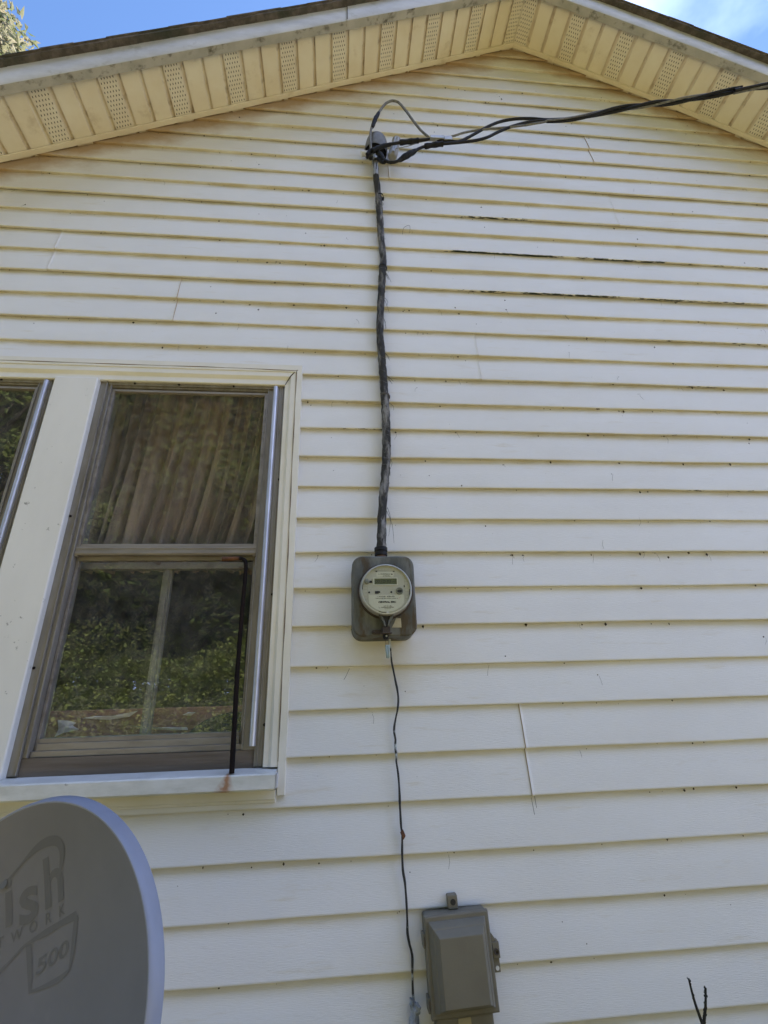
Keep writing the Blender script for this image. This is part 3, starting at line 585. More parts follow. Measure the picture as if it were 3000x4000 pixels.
# curtain
b = MB(); nx, nzz = 220, 40; X0, X1, ZT, ZB = -1.02, -.235, 3.10, 2.16
for j in range(nzz+1):
    t = j/nzz; z = ZT+(ZB-ZT)*t
    for i in range(nx+1):
        s = i/nx; ph = s*2*pi*13+2.2*sin(s*7)+.7*sin(s*23+t*1.2); amp = .012+.016*t
        x = X0+(X1-X0)*s+(-.16*t*t*s*(1-.2*s))+.012*sin(s*31+t*3)*t; y = .205+amp*sin(ph)+.35*amp*sin(ph*2.3+t*2)
        b.v.append(Vector((x, y, z)))
for j in range(nzz):
    for i in range(nx): a = j*(nx+1)+i; b.f.append((a, a+1, a+nx+2, a+nx+1)); b.m.append(0)
# right hand fall of the same cloth
base = len(b.v)
for j in range(nzz+1):
    t = j/nzz; z = ZT+(ZB-ZT)*t
    for i in range(61):
        s = i/60; x = -.36+.14*s-.02*t*(1-s); y = .235+.014*sin(s*2*pi*4+t)+.01*t
        b.v.append(Vector((x, y, z)))
for j in range(nzz):
    for i in range(60): a = base+j*61+i; b.f.append((a, a+1, a+62, a+61)); b.m.append(0)
tag(b.build('curtain', M_CUR, smooth=True), 'thin tan gathered curtain hanging inside the upper half of the window', 'curtain')
b = MB(); b.box(-.93, -.20, .17, .195, 1.40, 1.684); tag(b.build('wooden_board', M_RED, bevel=.003), 'reddish brown wooden board standing inside behind the lower pane', 'board')
def scrap(pts, name, label, cat, dy=0):
    b = MB(); c = [at(px, py, .166-dy) for px, py in pts]; c2 = [q+Vector((0, -.0035, 0)) for q in c]; b.q(*c); n = len(c)
    m_ = sum(c, Vector())/n+Vector((0, -.004, .001))
    for i in range(n): b.q(c[i], c[(i+1) % n], m_)
    tag(b.build(name, M_PAPER), label, cat)
scrap([(225, 2812), (268, 2815), (298, 2822), (285, 2835), (310, 2850), (250, 2862), (212, 2880), (228, 2850)], 'paper_scrap', 'crumpled pinkish white paper scrap at the lower left window corner', 'paper')
scrap([(320, 2806), (372, 2797), (480, 2798), (540, 2776), (505, 2800), (420, 2812)], 'paper_scrap', 'long flat white paper scrap lying left of the window middle bar', 'paper')
scrap([(712, 2793), (735, 2782), (765, 2782), (745, 2796)], 'paper_scrap', 'small orange tinted paper scrap right of the window middle bar', 'paper', .002)
scrap([(500, 2834), (600, 2842), (730, 2840), (735, 2851), (680, 2853), (590, 2848)], 'wooden_stick', 'slim whitish stick lying behind the lower window pane', 'stick', .004)
b = MB(); cc = at(925, 2905, .15); P = []
for i in range(19): a = pi*i/18; P.append((cc.x-.175*cos(pi-a), cc.z-.02+.115*sin(a)))
P = [(x, z) for x, z in P if x < -.262]+[(-.262, cc.z-.02)]
b.prism(P, .137, .16); tag(b.build('reflection_stand_in', M_DKC, bevel=.004), 'dark grey rounded stand-in for a person reflected at the lower right of the window', 'reflection_stand_in')  # added inside the room to stand in for a dark reflected figure

# ------------------------------------------------------------------ electric meter
mt = thing('electric_meter', 'round grey electric meter with digital display on a dark metal box', 'electric meter', (.148, 0, 1.857))
def rrect(x0, x1, z0, z1, r, n=8):
    P = []
    for cx, cz, a0 in ((x1-r, z1-r, 0), (x0+r, z1-r, 90), (x0+r, z0+r, 180), (x1-r, z0+r, 270)):
        for i in range(n+1): a = radians(a0+90*i/n); P.append((cx+r*cos(a), cz+r*sin(a)))
    return P
b = MB(); b.prism(rrect(.0475, .2505, 1.859, 2.119, .034), -.09, .012); b.build('meter_box', M_BOX, mt, bevel=.006, seg=3)
MX, MZ, MY = at(1509, 2300, -.125).x, at(1509, 2300, -.125).z, -.125
K = .000219; MR = K/.000208
def fz(zx, zy): return MX+(zx-772)*K, MZ-(zy-738)*K
b = MB(); b.lathe([(.0835, .004), (.0835, .016), (.0825, .018), (.0812, .030)], (MX, -.09, MZ), (0, -1, 0), 64); b.build('meter_body', M_MBODY, mt, smooth=True)
b = MB(); b.lathe([(.0895, -.001), (.0895, .006), (.0870, .0085), (.0835, .0085)], (MX, -.09, MZ), (0, -1, 0), 64); b.build('sealing_ring', M_BRS, mt, smooth=True)
b = MB(); b.lathe([(.0770*MR, .0), (.0770*MR, -.006), (.0755*MR, -.0085), (.0730*MR, -.0090), (.0722*MR, -.007), (.0722*MR, .002)], (MX, MY+.008, MZ), (0, 1, 0), 64); b.build('cover_ring', M_RING, mt, smooth=True)
b = MB(); b.lathe([(0, 0), (.0735*MR, 0), (.0735*MR, .01)], (MX, MY+.0045, MZ), (0, 1, 0), 64); face = b.build('meter_face', M_FACE, mt)
b = MB(); b.lathe([(0, -.001), (.05*MR, -.0009), (.0722*MR, 0)], (MX, MY+.0005, MZ), (0, 1, 0), 48); b.build('clear_cover', M_CLEAR, mt, smooth=True)
YF = MY+.0043
def plate(mb, x0, y0, x1, y1, d=0, mi=0):
    a, c = fz(x0, y0), fz(x1, y1); mb.box(a[0], c[0], YF-.0003-d, YF+.001-d*.5, c[1], a[1], mi)
b = MB()
for i in range(7): plate(b, 627+i*45, 418+abs(i-3)*4, 630+i*45, 463)
plate(b, 600, 462, 905, 465); b.build('face_marking', M_EMB, face)
b = MB(); plate(b, 500, 685, 503, 890)
for i in range(5): plate(b, 450, 692+i*48, 501, 695+i*48)
b.build('face_marking', M_EMB, face)
b = MB(); plate(b, 1040, 570, 1043, 880)
for i in range(7): plate(b, 1042, 575+i*50, 1092, 578+i*50)
b.build('face_marking', M_EMB, face)
for q in ((625, 468, 650, 482), (878, 468, 903, 482), (1028, 682, 1043, 712)): b = MB(); plate(b, *q); b.build('retaining_slot', M_INK, face)
for a0, nseg in ((250, 16), (166, 13), (-15, 13)):
    A_ = [radians(a0+1.1*i) for i in range(nseg+1)]; P = [(MX+.0714*MR*cos(a), MZ+.0714*MR*sin(a)) for a in A_]+[(MX+.0696*MR*cos(a), MZ+.0696*MR*sin(a)) for a in A_[::-1]]
    b = MB(); b.prism(P, YF-.0005, YF+.0005); b.build('retaining_slot', M_INK, face)
# display
b = MB()
for q in ((587, 568, 942, 582), (587, 668, 942, 683), (587, 582, 605, 668), (930, 582, 942, 668)): plate(b, *q, d=.0012)
disp = b.build('display', M_FACEL, mt, bevel=.0004)
b = MB(); plate(b, 605, 582, 930, 668, d=.0002); b.build('display_glass', M_LCD, disp)
b = MB(); cx, cz = fz(735, 624); put_text(b, '00:12103', .0135, lambda x, y: Vector((cx+x, YF-.0008, cz+y)), width=.048); c2 = fz(880, 630); put_text(b, 'kWh', .005, lambda x, y: Vector((c2[0]+x, YF-.0008, c2[1]+y))); b.build('digits', M_INK, disp)
# upper label
b = MB(); plate(b, 637, 487, 888, 553, d=.0001); lab = b.build('maker_label', M_FACEL, mt)
def words(mb, body, zx, zy, size, width, bold=0):
    c = fz(zx, zy); put_text(mb, body, size, lambda x, y: Vector((c[0]+x, YF-.0009, c[1]+y)), width=width*K, bold=bold)
b = MB(); words(b, 'GRIDSTREAM RF', 768, 515, .0042, 150, .00012); words(b, 'FCC ID IC', 785, 530, .0025, 90); words(b, '0013500000A6', 785, 545, .0028, 110, .0001); words(b, 'D', 672, 517, .004, 24)
b.lathe([(.0024, 0), (.0024, .0003), (0, .0003)], (*[fz(862, 518)[0]], YF-.0010, fz(862, 518)[1]), (0, 1, 0), 20); b.build('lettering', M_INK, lab)
# lower nameplate
P = [fz(*q) for q in ((522, 820), (1018, 820), (1022, 940), (985, 985), (920, 1030), (850, 1058), (772, 1066), (690, 1058), (620, 1028), (555, 985), (522, 940))]
b = MB(); b.prism(P, YF-.0010, YF+.0005); npl = b.build('nameplate', M_FACEL, mt)
def words2(mb, body, zx, zy, size, width, bold=0):
    c = fz(zx, zy); put_text(mb, body, size, lambda x, y: Vector((c[0]+x, YF-.0013, c[1]+y)), width=width*K, bold=bold)
b = MB(); words2(b, 'FOCUS  AXRe-SD', 778, 848, .0058, 218, .00012); words2(b, 'Type', 650, 849, .003, 28); words2(b, 'FORM 2S CL200 240V 3W 60Hz TA=30 Kh 7.2', 775, 875, .0036, 318, .00008)
words2(b, 'CENTRAL EMC', 780, 927, .0072, 252, .0004); words2(b, '109 171 286', 783, 984, .0036, 115, .0001); words2(b, 'Landis+Gyr', 785, 1020, .0026, 90, .00005); words2(b, 'SN', 668, 1000, .0026, 24); words2(b, 'ID', 668, 1013, .0022, 18)
x = 695
while x < 872:
    w_ = random.choice((2, 3, 5)); c, d_ = fz(x, 995), fz(x+w_, 1007); b.box(c[0], d_[0], YF-.0013, YF-.0011, d_[1], c[1]); x += w_+random.choice((2, 3, 4))
b.build('lettering', M_INK, npl)
b = MB(); a, c = fz(943, 885), fz(973, 843); b.q((a[0], YF-.0014, a[1]), (a[0]+.0009, YF-.0014, a[1]), (c[0]+.0006, YF-.0014, c[1]), (c[0], YF-.0014, c[1])); b.build('red_mark', M_REDI, npl)
b = MB(); c = fz(498, 625); b.lathe([(.0084, .001), (.0082, -.0022), (.0065, -.0034), (0, -.0036)], (c[0], YF, c[1]), (0, 1, 0), 28); b.build('reset_button', M_GREY, mt, smooth=True)
b = MB(); plate(b, 532, 612, 571, 645, d=.0008); plate(b, 570, 590, 575, 650, d=.0004); b.build('connector', M_INK, mt)
b = MB(); plate(b, 610, 765, 662, 802, d=.001); plate(b, 655, 768, 683, 792, d=.0008); b.build('connector', M_INK, mt)
for zx, zy in ((526, 783), (845, 781)):
    b = MB(); c = fz(zx, zy); b.lathe([(.0030, .0005), (.0029, -.0008), (0, -.0009)], (c[0], YF, c[1]), (0, 1, 0), 16); b.build('screw', M_INK, mt)
b = MB(); c = fz(962, 768); b.lathe([(.0115, .001), (.0112, -.0032), (.0092, -.0036), (.0088, -.0015), (0, -.0012)], (c[0], YF, c[1]), (0, 1, 0), 32); port = b.build('optical_port', M_GREY, mt, smooth=True)
b = MB(); P = [fz(*q) for q in ((930, 758), (950, 750), (975, 750), (1000, 762), (1000, 778), (975, 790), (950, 790), (930, 780))]; b.prism(P, YF-.0022, YF-.0014); b.build('port_window', M_INK, port)
b = MB(); c = fz(780, 1075); b.lathe([(.0025, 0), (.0025, -.002), (0, -.003)], (c[0], YF-.002, c[1]), (0, 1, 0), 14); b.build('rivet', M_RING, mt)
# hardware on the box below the meter
def bz(zx, zy): return .0483+(zx-278)*.0002169, 2.119-(zy-262)*.0002260
YB = -.09
b = MB(); P = [bz(*q) for q in ((640, 1120), (860, 1120), (790, 1185), (770, 1240), (755, 1300), (745, 1300), (735, 1240), (715, 1190))]; b.prism(P, YB-.022, YB+.001); b.build('ring_clamp_opening', M_INK, mt)
b = MB()
for P in ([(640, 1130), (700, 1170), (728, 1230), (742, 1300), (725, 1300), (705, 1235), (680, 1190)], [(870, 1130), (805, 1180), (780, 1235), (766, 1300), (785, 1300), (805, 1240), (845, 1190)]): b.prism([bz(*q) for q in P], YB-.026, YB+.001)
b.build('ring_clamp', M_BOX, mt, bevel=.001)
b = MB(); b.prism(rrect(*[bz(548, 0)[0], bz(700, 0)[0], bz(0, 1392)[1], bz(0, 1328)[1]], .0065, 6), YB-.006, YB+.001); c = bz(578, 1362); b.lathe([(.0042, .001), (.004, -.004), (0, -.005)], (c[0], YB-.006, c[1]), (0, 1, 0), 16); b.build('hasp_plate', M_BRS, mt, bevel=.001)
b = MB(); a, c = bz(692, 1300), bz(805, 1395); b.box(a[0], c[0], YB-.022, YB+.001, c[1], a[1]); a, c = bz(668, 1378), bz(828, 1392); b.box(a[0], c[0], YB-.024, YB-.002, c[1], a[1]); a, c = bz(672, 1345), bz(690, 1378); b.box(a[0], c[0], YB-.018, YB+.001, c[1], a[1]); b.build('hasp', M_BRS, mt, bevel=.0015)
c = bz(745, 1425); b = MB(); b.lathe([(0, .012), (.0082, .011), (.0088, .004), (.0088, -.008), (.0075, -.011), (0, -.0115)], (c[0], YB-.006, c[1]), (0, 1, 0), 24); b.build('barrel_lock', M_BLK, mt, smooth=True)
b = MB(); b.lathe([(.0028, -.0005), (.0028, .0008), (0, .0008)], (c[0]+.001, YB-.0185, c[1]), (0, 1, 0), 14); b.build('lock_pin', M_RING, mt)
P = [bz(*q) for q in ((838, 1298), (870, 1245), (905, 1172), (975, 1175), (978, 1300))]; b = MB(); b.prism(P, YB-.0012, YB+.0005); b.build('sticker', M_STK, mt)
# hub where the cable enters
HX = .147
b = MB(); b.lathe([(.017, -.006), (.0175, .013)], (HX, -.05, 2.120), (0, 0, 1), 24); b.build('threaded_nipple', M_RCOL, mt, smooth=True)
b = MB(); b.lathe([(.0175, 0), (.0215, .001), (.0215, .013), (.0195, .014), (.0195, .016), (.0222, .017), (.0222, .029), (.020, .031), (.012, .031)], (HX, -.05, 2.131), (0, 0, 1), 28); b.build('cable_hub', M_BLK, mt, smooth=True)
# wire seal hanging from the lock
c = Vector((bz(745, 1425)[0], YB-.012, bz(745, 1425)[1])); ms = thing('meter_seal', 'small clear teal tube seal hanging by wire below the meter box', 'seal', c)
b = MB()
for zx0, zx1 in ((742, 742), (778, 766)):
    P = [bz(zx0, 1440), bz(zx0-3, 1480), bz(zx1, 1555)]; b.tube([(x, YB-.013, z) for x, z in P], .0008, 6)
b.build('wire_loop', M_BRS, ms)
a = bz(760, 1540); z2 = bz(760, 1712)[1]; b = MB()
for dx in (-.0035, .0032): b.tube([(a[0]+dx, YB-.013, a[1]), (a[0]+dx*.9+.0004, YB-.013, (a[1]+z2)/2), (a[0]+dx*.7+.0006, YB-.013, z2+.003), (a[0]+dx*.4+.0006, YB-.013, z2)], lambda t: .0036-.0014*max(0, t-.8)*5, 10)
b.build('seal_tube', M_TEAL, ms, smooth=True)

# ------------------------------------------------------------------ service cable
CP = [(1463, 610, -.035), (1466, 650, -.028), (1470, 700, -.020), (1479, 775, -.016), (1487, 900, -.015), (1492, 960, -.015), (1497, 1010, -.015), (1494, 1060, -.015), (1490, 1140, -.016), (1485, 1250, -.016), (1484, 1300, -.016), (1489, 1370, -.016), (1496, 1460, -.016), (1502, 1545, -.016), (1507, 1620, -.016), (1509, 1700, -.017), (1509, 1780, -.018), (1504, 1870, -.021), (1497, 1940, -.026), (1492, 2020, -.034), (1491, 2080, -.043)]
cpath = [at(*p) for p in CP]+[Vector((HX, -.05, 2.15))]
cpts = spline(cpath, .006)
zc0, zc1 = cpts[0].z, cpts[-1].z
def taped(z):
    for a, c in ((1460, 1545), ):
        pass
    s = 0
    for (p0, p1) in ((775, 880), (1040, 1140), (1365, 1940), (2050, 2160)):
        za, zb_ = at(1490, p0, -.016).z, at(1490, p1, -.016).z
        if zb_ < z < za: s = 1
    return s
NP = len(cpts)
def cshape(th, ln, t):
    z = cpts[min(NP-1, int(t*(NP-1)+.5))].z
    if taped(z): return 1.06+.05*sin(ln*95+2*th)+.035*sin(ln*173+th*3)+.05*hsh(floor(ln*55))
    return 1+.10*cos(6*(th-ln*9))+.03*sin(ln*60+th)
cable = thing('service_cable', 'weathered grey frayed electric cable running down the siding to the meter', 'cable', cpts[-1])
b = MB(); b.tube(cpts, .0148, 24, shape=cshape); b.build('cable_sheath', M_CAB, cable, smooth=True)
b = MB(); i0 = [i for i in range(NP) if cpts[i].z > at(1468, 690, -.02).z]; b.tube(cpts[:len(i0)], .0158, 16); b.build('top_sleeve', M_ZINC, cable, smooth=True)
for (px, py, mt_) in ((1484, 768, M_BLK), (1495, 1042, M_BLK), (1504, 1545, M_NIDD)):
    c = at(px, py, -.0155); b = MB()
    b.lathe([(.0165, -.005), (.0182, -.004), (.0182, .004), (.0165, .005)], c, (0.05, 0, 1), 20); b.box(c.x+.012, c.x+.021, -.012, .002, c.z-.004, c.z+.006)
    b.build('cable_strap', mt_, cable, bevel=.001)
b = MB()
for (px, py, n_, dn) in ((1500, 1050, 9, .06), (1497, 1150, 5, .09), (1494, 1235, 7, .09), (1500, 1375, 4, .06), (1510, 1475, 7, .04), (1515, 1570, 3, .03), (1522, 1800, 5, .05), (1484, 800, 4, .06), (1510, 1990, 4, .12), (1478, 2050, 2, .06), (1485, 900, 3, .05)):
    for _ in range(int(n_*.6)):
        p0 = at(px+random.uniform(-4, 4), py+random.uniform(-14, 14), -.024); sd = 1 if random.random() < .8 else -1
        p1 = p0+Vector((sd*random.uniform(.004, .022), random.uniform(-.008, .004), -dn*random.uniform(.25, .6))); p2 = p1+Vector((sd*random.uniform(-.01, .012), random.uniform(-.004, .004), -dn*random.uniform(.2, .6)))
        b.tube(spline([p0, p1, p2], .012), lambda t: .0011*(1-.6*t), 5)
i = 0     # loose wraps of string on the taped stretches
while i < NP-4:
    if taped(cpts[i].z) and random.random() < .5:
        c = cpts[i]; a0 = random.uniform(0, 6); P = [c+Vector((.0166*cos(a0+.5*q), .0166*sin(a0+.5*q), -.002*q*random.uniform(.6, 1.6))) for q in range(9)]; b.tube(P, .0008, 4)
    i += random.choice((2, 3, 4))
tag(b.build('frayed_strand', M_FRAY, cable), None, None, kind='stuff')

# ------------------------------------------------------------------ weatherhead, insulator, drop wires
wc = at(1466, 585, -.05)
wh = thing('weatherhead', 'small galvanised weatherhead cap on top of the service cable', 'weatherhead', wc)
hc = at(1468, 592, -.04); b = MB()
prof = [(.058, -.012), (.0585, .0), (.057, .03), (.054, .055), (.047, .076), (.035, .091), (.018, .100), (0, .102)]
b.lathe(prof, hc, (.10, -.18, 1), 40); b.lathe([(.055, -.012), (.054, .03), (.050, .055), (.032, .086), (0, .096)], hc, (.10, -.18, 1), 40); b.build('cap', M_CAP, wh, smooth=True)
b = MB(); b.lathe([(0, -.004), (.053, -.004), (.053, .004), (0, .004)], hc+Vector((0, 0, .006)), (.10, -.18, 1), 32); b.build('wire_plate', M_BLK, wh)
b = MB(); q = at(1468, 605, -.045); b.lathe([(.015, -.05), (.0175, -.048), (.0175, .02), (.02, .022), (.02, .03), (.015, .03)], q, (.04, 0, 1), 20); b.build('clamp_collar', M_ZINC, wh, smooth=True)
a = at(1411, 601, -.06); c = at(1437, 598, -.06); b = MB(); b.tube([a, (a+c)/2, c], lambda t: .015-.004*t, 14); b.build('mounting_ear', M_WHT, wh, smooth=True)
b = MB()
for L_ in ([(1436, 606, -.10), (1446, 592, -.105), (1462, 585, -.10), (1480, 580, -.10)], [(1476, 598, -.10), (1490, 606, -.11), (1496, 622, -.11), (1488, 628, -.10)], [(1478, 620, -.09), (1492, 632, -.10), (1502, 634, -.11)], [(1448, 612, -.07), (1450, 625, -.06)]):
    b.tube(pxpath(L_, .01), lambda t: .0125-.004*t, 10)
b.build('taped_lead', M_TAPE, wh, smooth=True)

ins = thing('insulator', 'grey porcelain insulator knob on the siding beside the weatherhead', 'insulator', at(1542, 585, -.03))
b = MB(); t0, t1 = at(1550, 545, -.055), at(1531, 618, -.055); ax = (t1-t0); Ln = ax.length
b.lathe([(0, 0), (.017, .001), (.023, .008), (.023, .02), (.020, .026), (.0215, .05), (.0245, .078), (.0245, Ln-.02), (.020, Ln-.006), (.010, Ln), (0, Ln)], t0, ax, 28); b.build('porcelain_knob', M_PORC, ins, smooth=True)
b = MB()
for dx in (-.006, .010): b.tube([t0+ax*.15+Vector((dx, -.0235, 0)), t0+ax*.5+Vector((dx, -.026, 0)), t0+ax*.9+Vector((dx*.4, -.024, 0))], .004, 8)
b.tube([t0+ax*.5+Vector((0, .02, 0)), t0+ax*.5+Vector((0, .075, 0))], .007, 10); b.build('bolt', M_ZINC, ins, smooth=True)

dw = thing('drop_wires', 'black and grey service drop wires twisting away from the weatherhead', 'wires', at(1480, 590, -.11))
NEU = [(1449, 600, -.09), (1448, 560, -.10), (1447, 522, -.105), (1455, 487, -.11), (1470, 458, -.115), (1487, 428, -.12), (1508, 404, -.125), (1532, 394, -.13), (1556, 400, -.13), (1585, 432, -.135), (1614, 472, -.14), (1645, 510, -.14), (1672, 534, -.14)]
b = MB(); b.tube(pxpath(NEU, .012), .0062, 10, shape=lambda th, ln, t: 1+.10*cos(3*(th-ln*60))); b.build('neutral_wire', M_NEU, dw, smooth=True)
A = [(1452, 592, -.11), (1475, 578, -.115), (1510, 566, -.12), (1565, 557, -.125), (1630, 549, -.13), (1690, 545, -.135), (1740, 549, -.14), (1790, 553, -.14), (1822, 540, -.14), (1860, 520, -.145), (1905, 495, -.15), (1955, 475, -.155), (2010, 465, -.165), (2070, 463, -.175), (2140, 469, -.19)]
B = [(1498, 622, -.11), (1515, 632, -.115), (1540, 634, -.12), (1575, 618, -.125), (1610, 596, -.13), (1650, 575, -.13), (1700, 565, -.135), (1755, 560, -.14), (1800, 556, -.14), (1850, 550, -.145), (1900, 538, -.15), (1950, 514, -.155), (2005, 492, -.165), (2070, 476, -.175), (2140, 471, -.19)]
Nn = [(1765, 533, -.14), (1815, 518, -.142), (1870, 508, -.148), (1950, 500, -.158), (2040, 491, -.172), (2140, 474, -.19)]
ax_pts = spline([at(2140, 471, -.19), at(2200, 468, -.205), at(2278, 457, -.225), at(2391, 431, -.255), at(2537, 408, -.30), at(2629, 398, -.325), at(2795, 368, -.38), at(2895, 349, -.415), at(3000, 335, -.45), at(3000, 335, -.45)+Vector((1.6, -.34, .03)), at(3000, 335, -.45)+Vector((5, -1.1, .25)), at(3000, 335, -.45)+Vector((14, -3.0, 1.9))], .03)
def twist(ph, r):
    out_ = []; s = 0
    for i, p in enumerate(ax_pts):
        if i: s += (p-ax_pts[i-1]).length
        T = (ax_pts[min(i+1, len(ax_pts)-1)]-ax_pts[max(i-1, 0)]).normalized(); u = T.cross(Vector((0, 0, 1))).normalized(); w = u.cross(T); a = ph+s*11*min(1, .4+s)
        out_.append(p+(u*cos(a)+w*sin(a))*r*min(1, .5+s*2))
    return out_
for ptsx, ph, rad in ((A, 1.2, .0072), (B, 3.6, .0072)):
    P = pxpath(ptsx, .02)[:-1]+twist(ph, .0085); b = MB(); b.tube(P, rad, 10); b.build('black_wire', M_BLK, dw, smooth=True)
b = MB(); b.tube(pxpath(Nn, .02)[:-1]+twist(5.6, .0085), .0052, 8, shape=lambda th, ln, t: 1+.1*cos(3*(th-ln*60))); b.build('neutral_wire', M_NEU, dw, smooth=True)
for L_ in ([(1562, 557, -.125), (1600, 553, -.128), (1634, 549, -.13)], [(1660, 572, -.132), (1694, 566, -.134), (1730, 562, -.137)]):
    b = MB(); b.tube(pxpath(L_, .008), .0125, 12, shape=lambda th, ln, t: 1+.10*sin(ln*140)); b.build('splice', M_TAPE, dw, smooth=True)
for L_, rf in (([(1558, 627, -.12), (1590, 607, -.127), (1625, 588, -.13)], lambda t: .009+.006*sin(pi*t)), ([(1455, 590, -.112), (1490, 573, -.118), (1525, 564, -.12)], lambda t: .013-.004*t), ([(1455, 497, -.112), (1466, 465, -.117), (1480, 440, -.12)], lambda t: .0075+.0035*sin(pi*t))):
    b = MB(); b.tube(pxpath(L_, .01), rf, 10, shape=lambda th, ln, t: 1+.08*sin(ln*160+th)); b.build('tape_wrap', M_TAPE, dw, smooth=True)
a, c = at(1680, 540, -.14), at(1766, 543, -.14); b = MB(); dz = Vector((0, 0, 1)); d = (c-a)
b.prism([(0, -.010), (.62, -.012), (.62, .013), (0, .013)], -.010, .010, fn=lambda x, y, z: a+d*x+Vector((0, y, z))); b.prism([(.63, -.019), (1, -.017), (1, .009), (.63, .010)], -.009, .009, fn=lambda x, y, z: a+d*x+Vector((0, y, z))); b.build('wedge_clamp', M_ZINC, dw, bevel=.002)
for L_ in ([(1548, 555, -.085), (1580, 545, -.11), (1630, 540, -.13), (1685, 537, -.14)], [(1545, 580, -.08), (1590, 572, -.10), (1640, 556, -.12), (1700, 546, -.14)]):
    b = MB(); b.tube(pxpath(L_, .02), .0022, 6); b.build('bail_wire', M_ZINC, dw, smooth=True)

# ------------------------------------------------------------------ ground wire
GP = [(1521, 2478, -.035), (1524, 2520, -.03), (1528, 2560, -.022), (1530, 2585, -.016), (1537, 2620, -.012), (1545, 2660, -.010), (1553, 2700, -.010), (1556, 2735, -.010), (1553, 2770, -.010), (1545, 2810, -.010), (1540, 2840, -.010), (1540, 2862, -.010), (1545, 2890, -.010), (1544, 2915, -.010), (1548, 2950, -.010), (1548, 2975, -.010), (1553, 3005, -.010), (1557, 3040, -.010), (1560, 3085, -.010), (1562, 3140, -.010), (1564, 3180, -.010), (1567, 3230, -.010), (1571, 3262, -.010), (1571, 3335, -.010), (1574, 3400, -.010), (1582, 3450, -.010), (1588, 3530, -.010), (1591, 3600, -.010), (1592, 3645, -.010), (1600, 3690, -.010), (1610, 3730, -.010), (1611, 3800, -.010), (1613, 3880, -.010), (1617, 3925, -.012), (1618, 4000, -.012), (1620, 4200, -.012)]
gp = pxpath(GP, .008); gp.append(Vector((gp[-1].x, -.012, .0)))
gw = thing('ground_wire', 'thin black paint flecked ground wire wandering down from the meter box', 'wire', gp[-1])
b = MB(); b.tube(gp, .0031, 8, shape=lambda th, ln, t: 1+.18*sin(ln*70)*sin(ln*31)); b.build('wire', M_GW, gw, smooth=True)
c = at(1573, 3258, -.012); b = MB(); b.prism([(c.x-.007, c.z+.004), (c.x+.001, c.z+.012), (c.x+.008, c.z-.004), (c.x+.001, c.z-.014)], -.018, -.006); b.build('wire_clip', M_RUSTB, gw, bevel=.002)
def lump(mb, c, r, n=60):
    import mathutils
    bm = bmesh.new(); bmesh.ops.create_icosphere(bm, subdivisions=3, radius=1)
    bs = len(mb.v)
    for v in bm.verts:
        p = v.co; k = 1+.22*sin(p.x*5+c.x*90)*sin(p.y*4+1)+.16*sin(p.z*7+p.x*3+c.z*50); mb.v.append(Vector(c)+Vector((p.x*r[0], p.y*r[1], p.z*r[2]))*k)
    for f in bm.faces: mb.f.append(tuple(bs+v.index for v in f.verts)); mb.m.append(0)
    bm.free()
b = MB(); lump(b, at(1611, 3922, -.016), (.007, .007, .013)); lump(b, at(1628, 3940, -.020), (.010, .009, .013)); lump(b, at(1624, 3955, -.016), (.008, .008, .010)); lump(b, at(1620, 4022, -.020), (.0125, .010, .036)); b.build('caulk_knot', M_LUMP, gw, smooth=True)

# ------------------------------------------------------------------ telephone box
tb = thing('telephone_box', 'taupe plastic telephone junction box low on the siding', 'junction box', (.305, 0, .90))
NX, NZ = .3195, 1.043; TA = radians(2.0)
def nf(x, y, z): return Vector((NX+x*cos(TA)+z*sin(TA)*1, y, NZ+z*cos(TA)-x*sin(TA)*-1)) if False else Vector((NX+x*cos(TA)-z*sin(TA), y, NZ+x*sin(TA)+z*cos(TA)))
def nbox(mb, x0, x1, y0, y1, z0, z1): mb.prism([(x0, z0), (x1, z0), (x1, z1), (x0, z1)], y0, y1, fn=nf)
def frus(mb, w0, h0, y0, w1, h1, y1, dz=0, dz0=0):
    d0 = dz0; P0 = [(-w0, -h0+d0), (w0, -h0+d0), (w0, h0+d0), (-w0, h0+d0)]; P1 = [(-w1, -h1+dz), (w1, -h1+dz), (w1, h1+dz), (-w1, h1+dz)]
    for i in range(4): j = (i+1) % 4; mb.q(nf(P0[i][0], y0, P0[i][1]), nf(P0[j][0], y0, P0[j][1]), nf(P1[j][0], y1, P1[j][1]), nf(P1[i][0], y1, P1[i][1]))
hw, hh = .0850, .1030
b = MB(); nbox(b, -hw, hw, -.030, .013, -hh, hh); base_ = b.build('base', M_NID, tb, bevel=.007, seg=3)
b = MB(); z_ = -.030
frus(b, hw+.001, hh+.001, -.0305, hw+.001, hh+.001, -.041); frus(b, hw+.001, hh+.001, -.041, hw-.003, hh-.003, -.043); frus(b, hw-.003, hh-.003, -.043, hw-.010, hh-.012, -.043)
frus(b, hw-.010, hh-.012, -.043, hw-.010, hh-.012, -.047); frus(b, hw-.010, hh-.012, -.047, hw-.017, hh-.020, -.063, dz=-.001); frus(b, hw-.017, hh-.020, -.063, hw-.020, hh-.023, -.0645, dz=-.001, dz0=-.001)
frus(b, hw-.020, hh-.023, -.0645, hw-.029, hh-.034, -.083, dz=-.002, dz0=-.001)
w2, h2 = hw-.029, hh-.034; b.q(nf(-w2, -.083, -h2-.002), nf(w2, -.083, -h2-.002), nf(w2, -.083, h2-.002), nf(-w2, -.083, h2-.002))
b.build('cover', M_NID, tb, bevel=.0028, seg=3, merge=True)
b = MB(); nbox(b, -.075, .070, -.036, .012, -.24, -.1035); b.build('lower_compartment', M_NID, tb, bevel=.005, seg=3)
b = MB(); nbox(b, -.020, .012, -.0375, -.0355, -.155, -.1065); b.build('faded_label', M_YEL, tb)
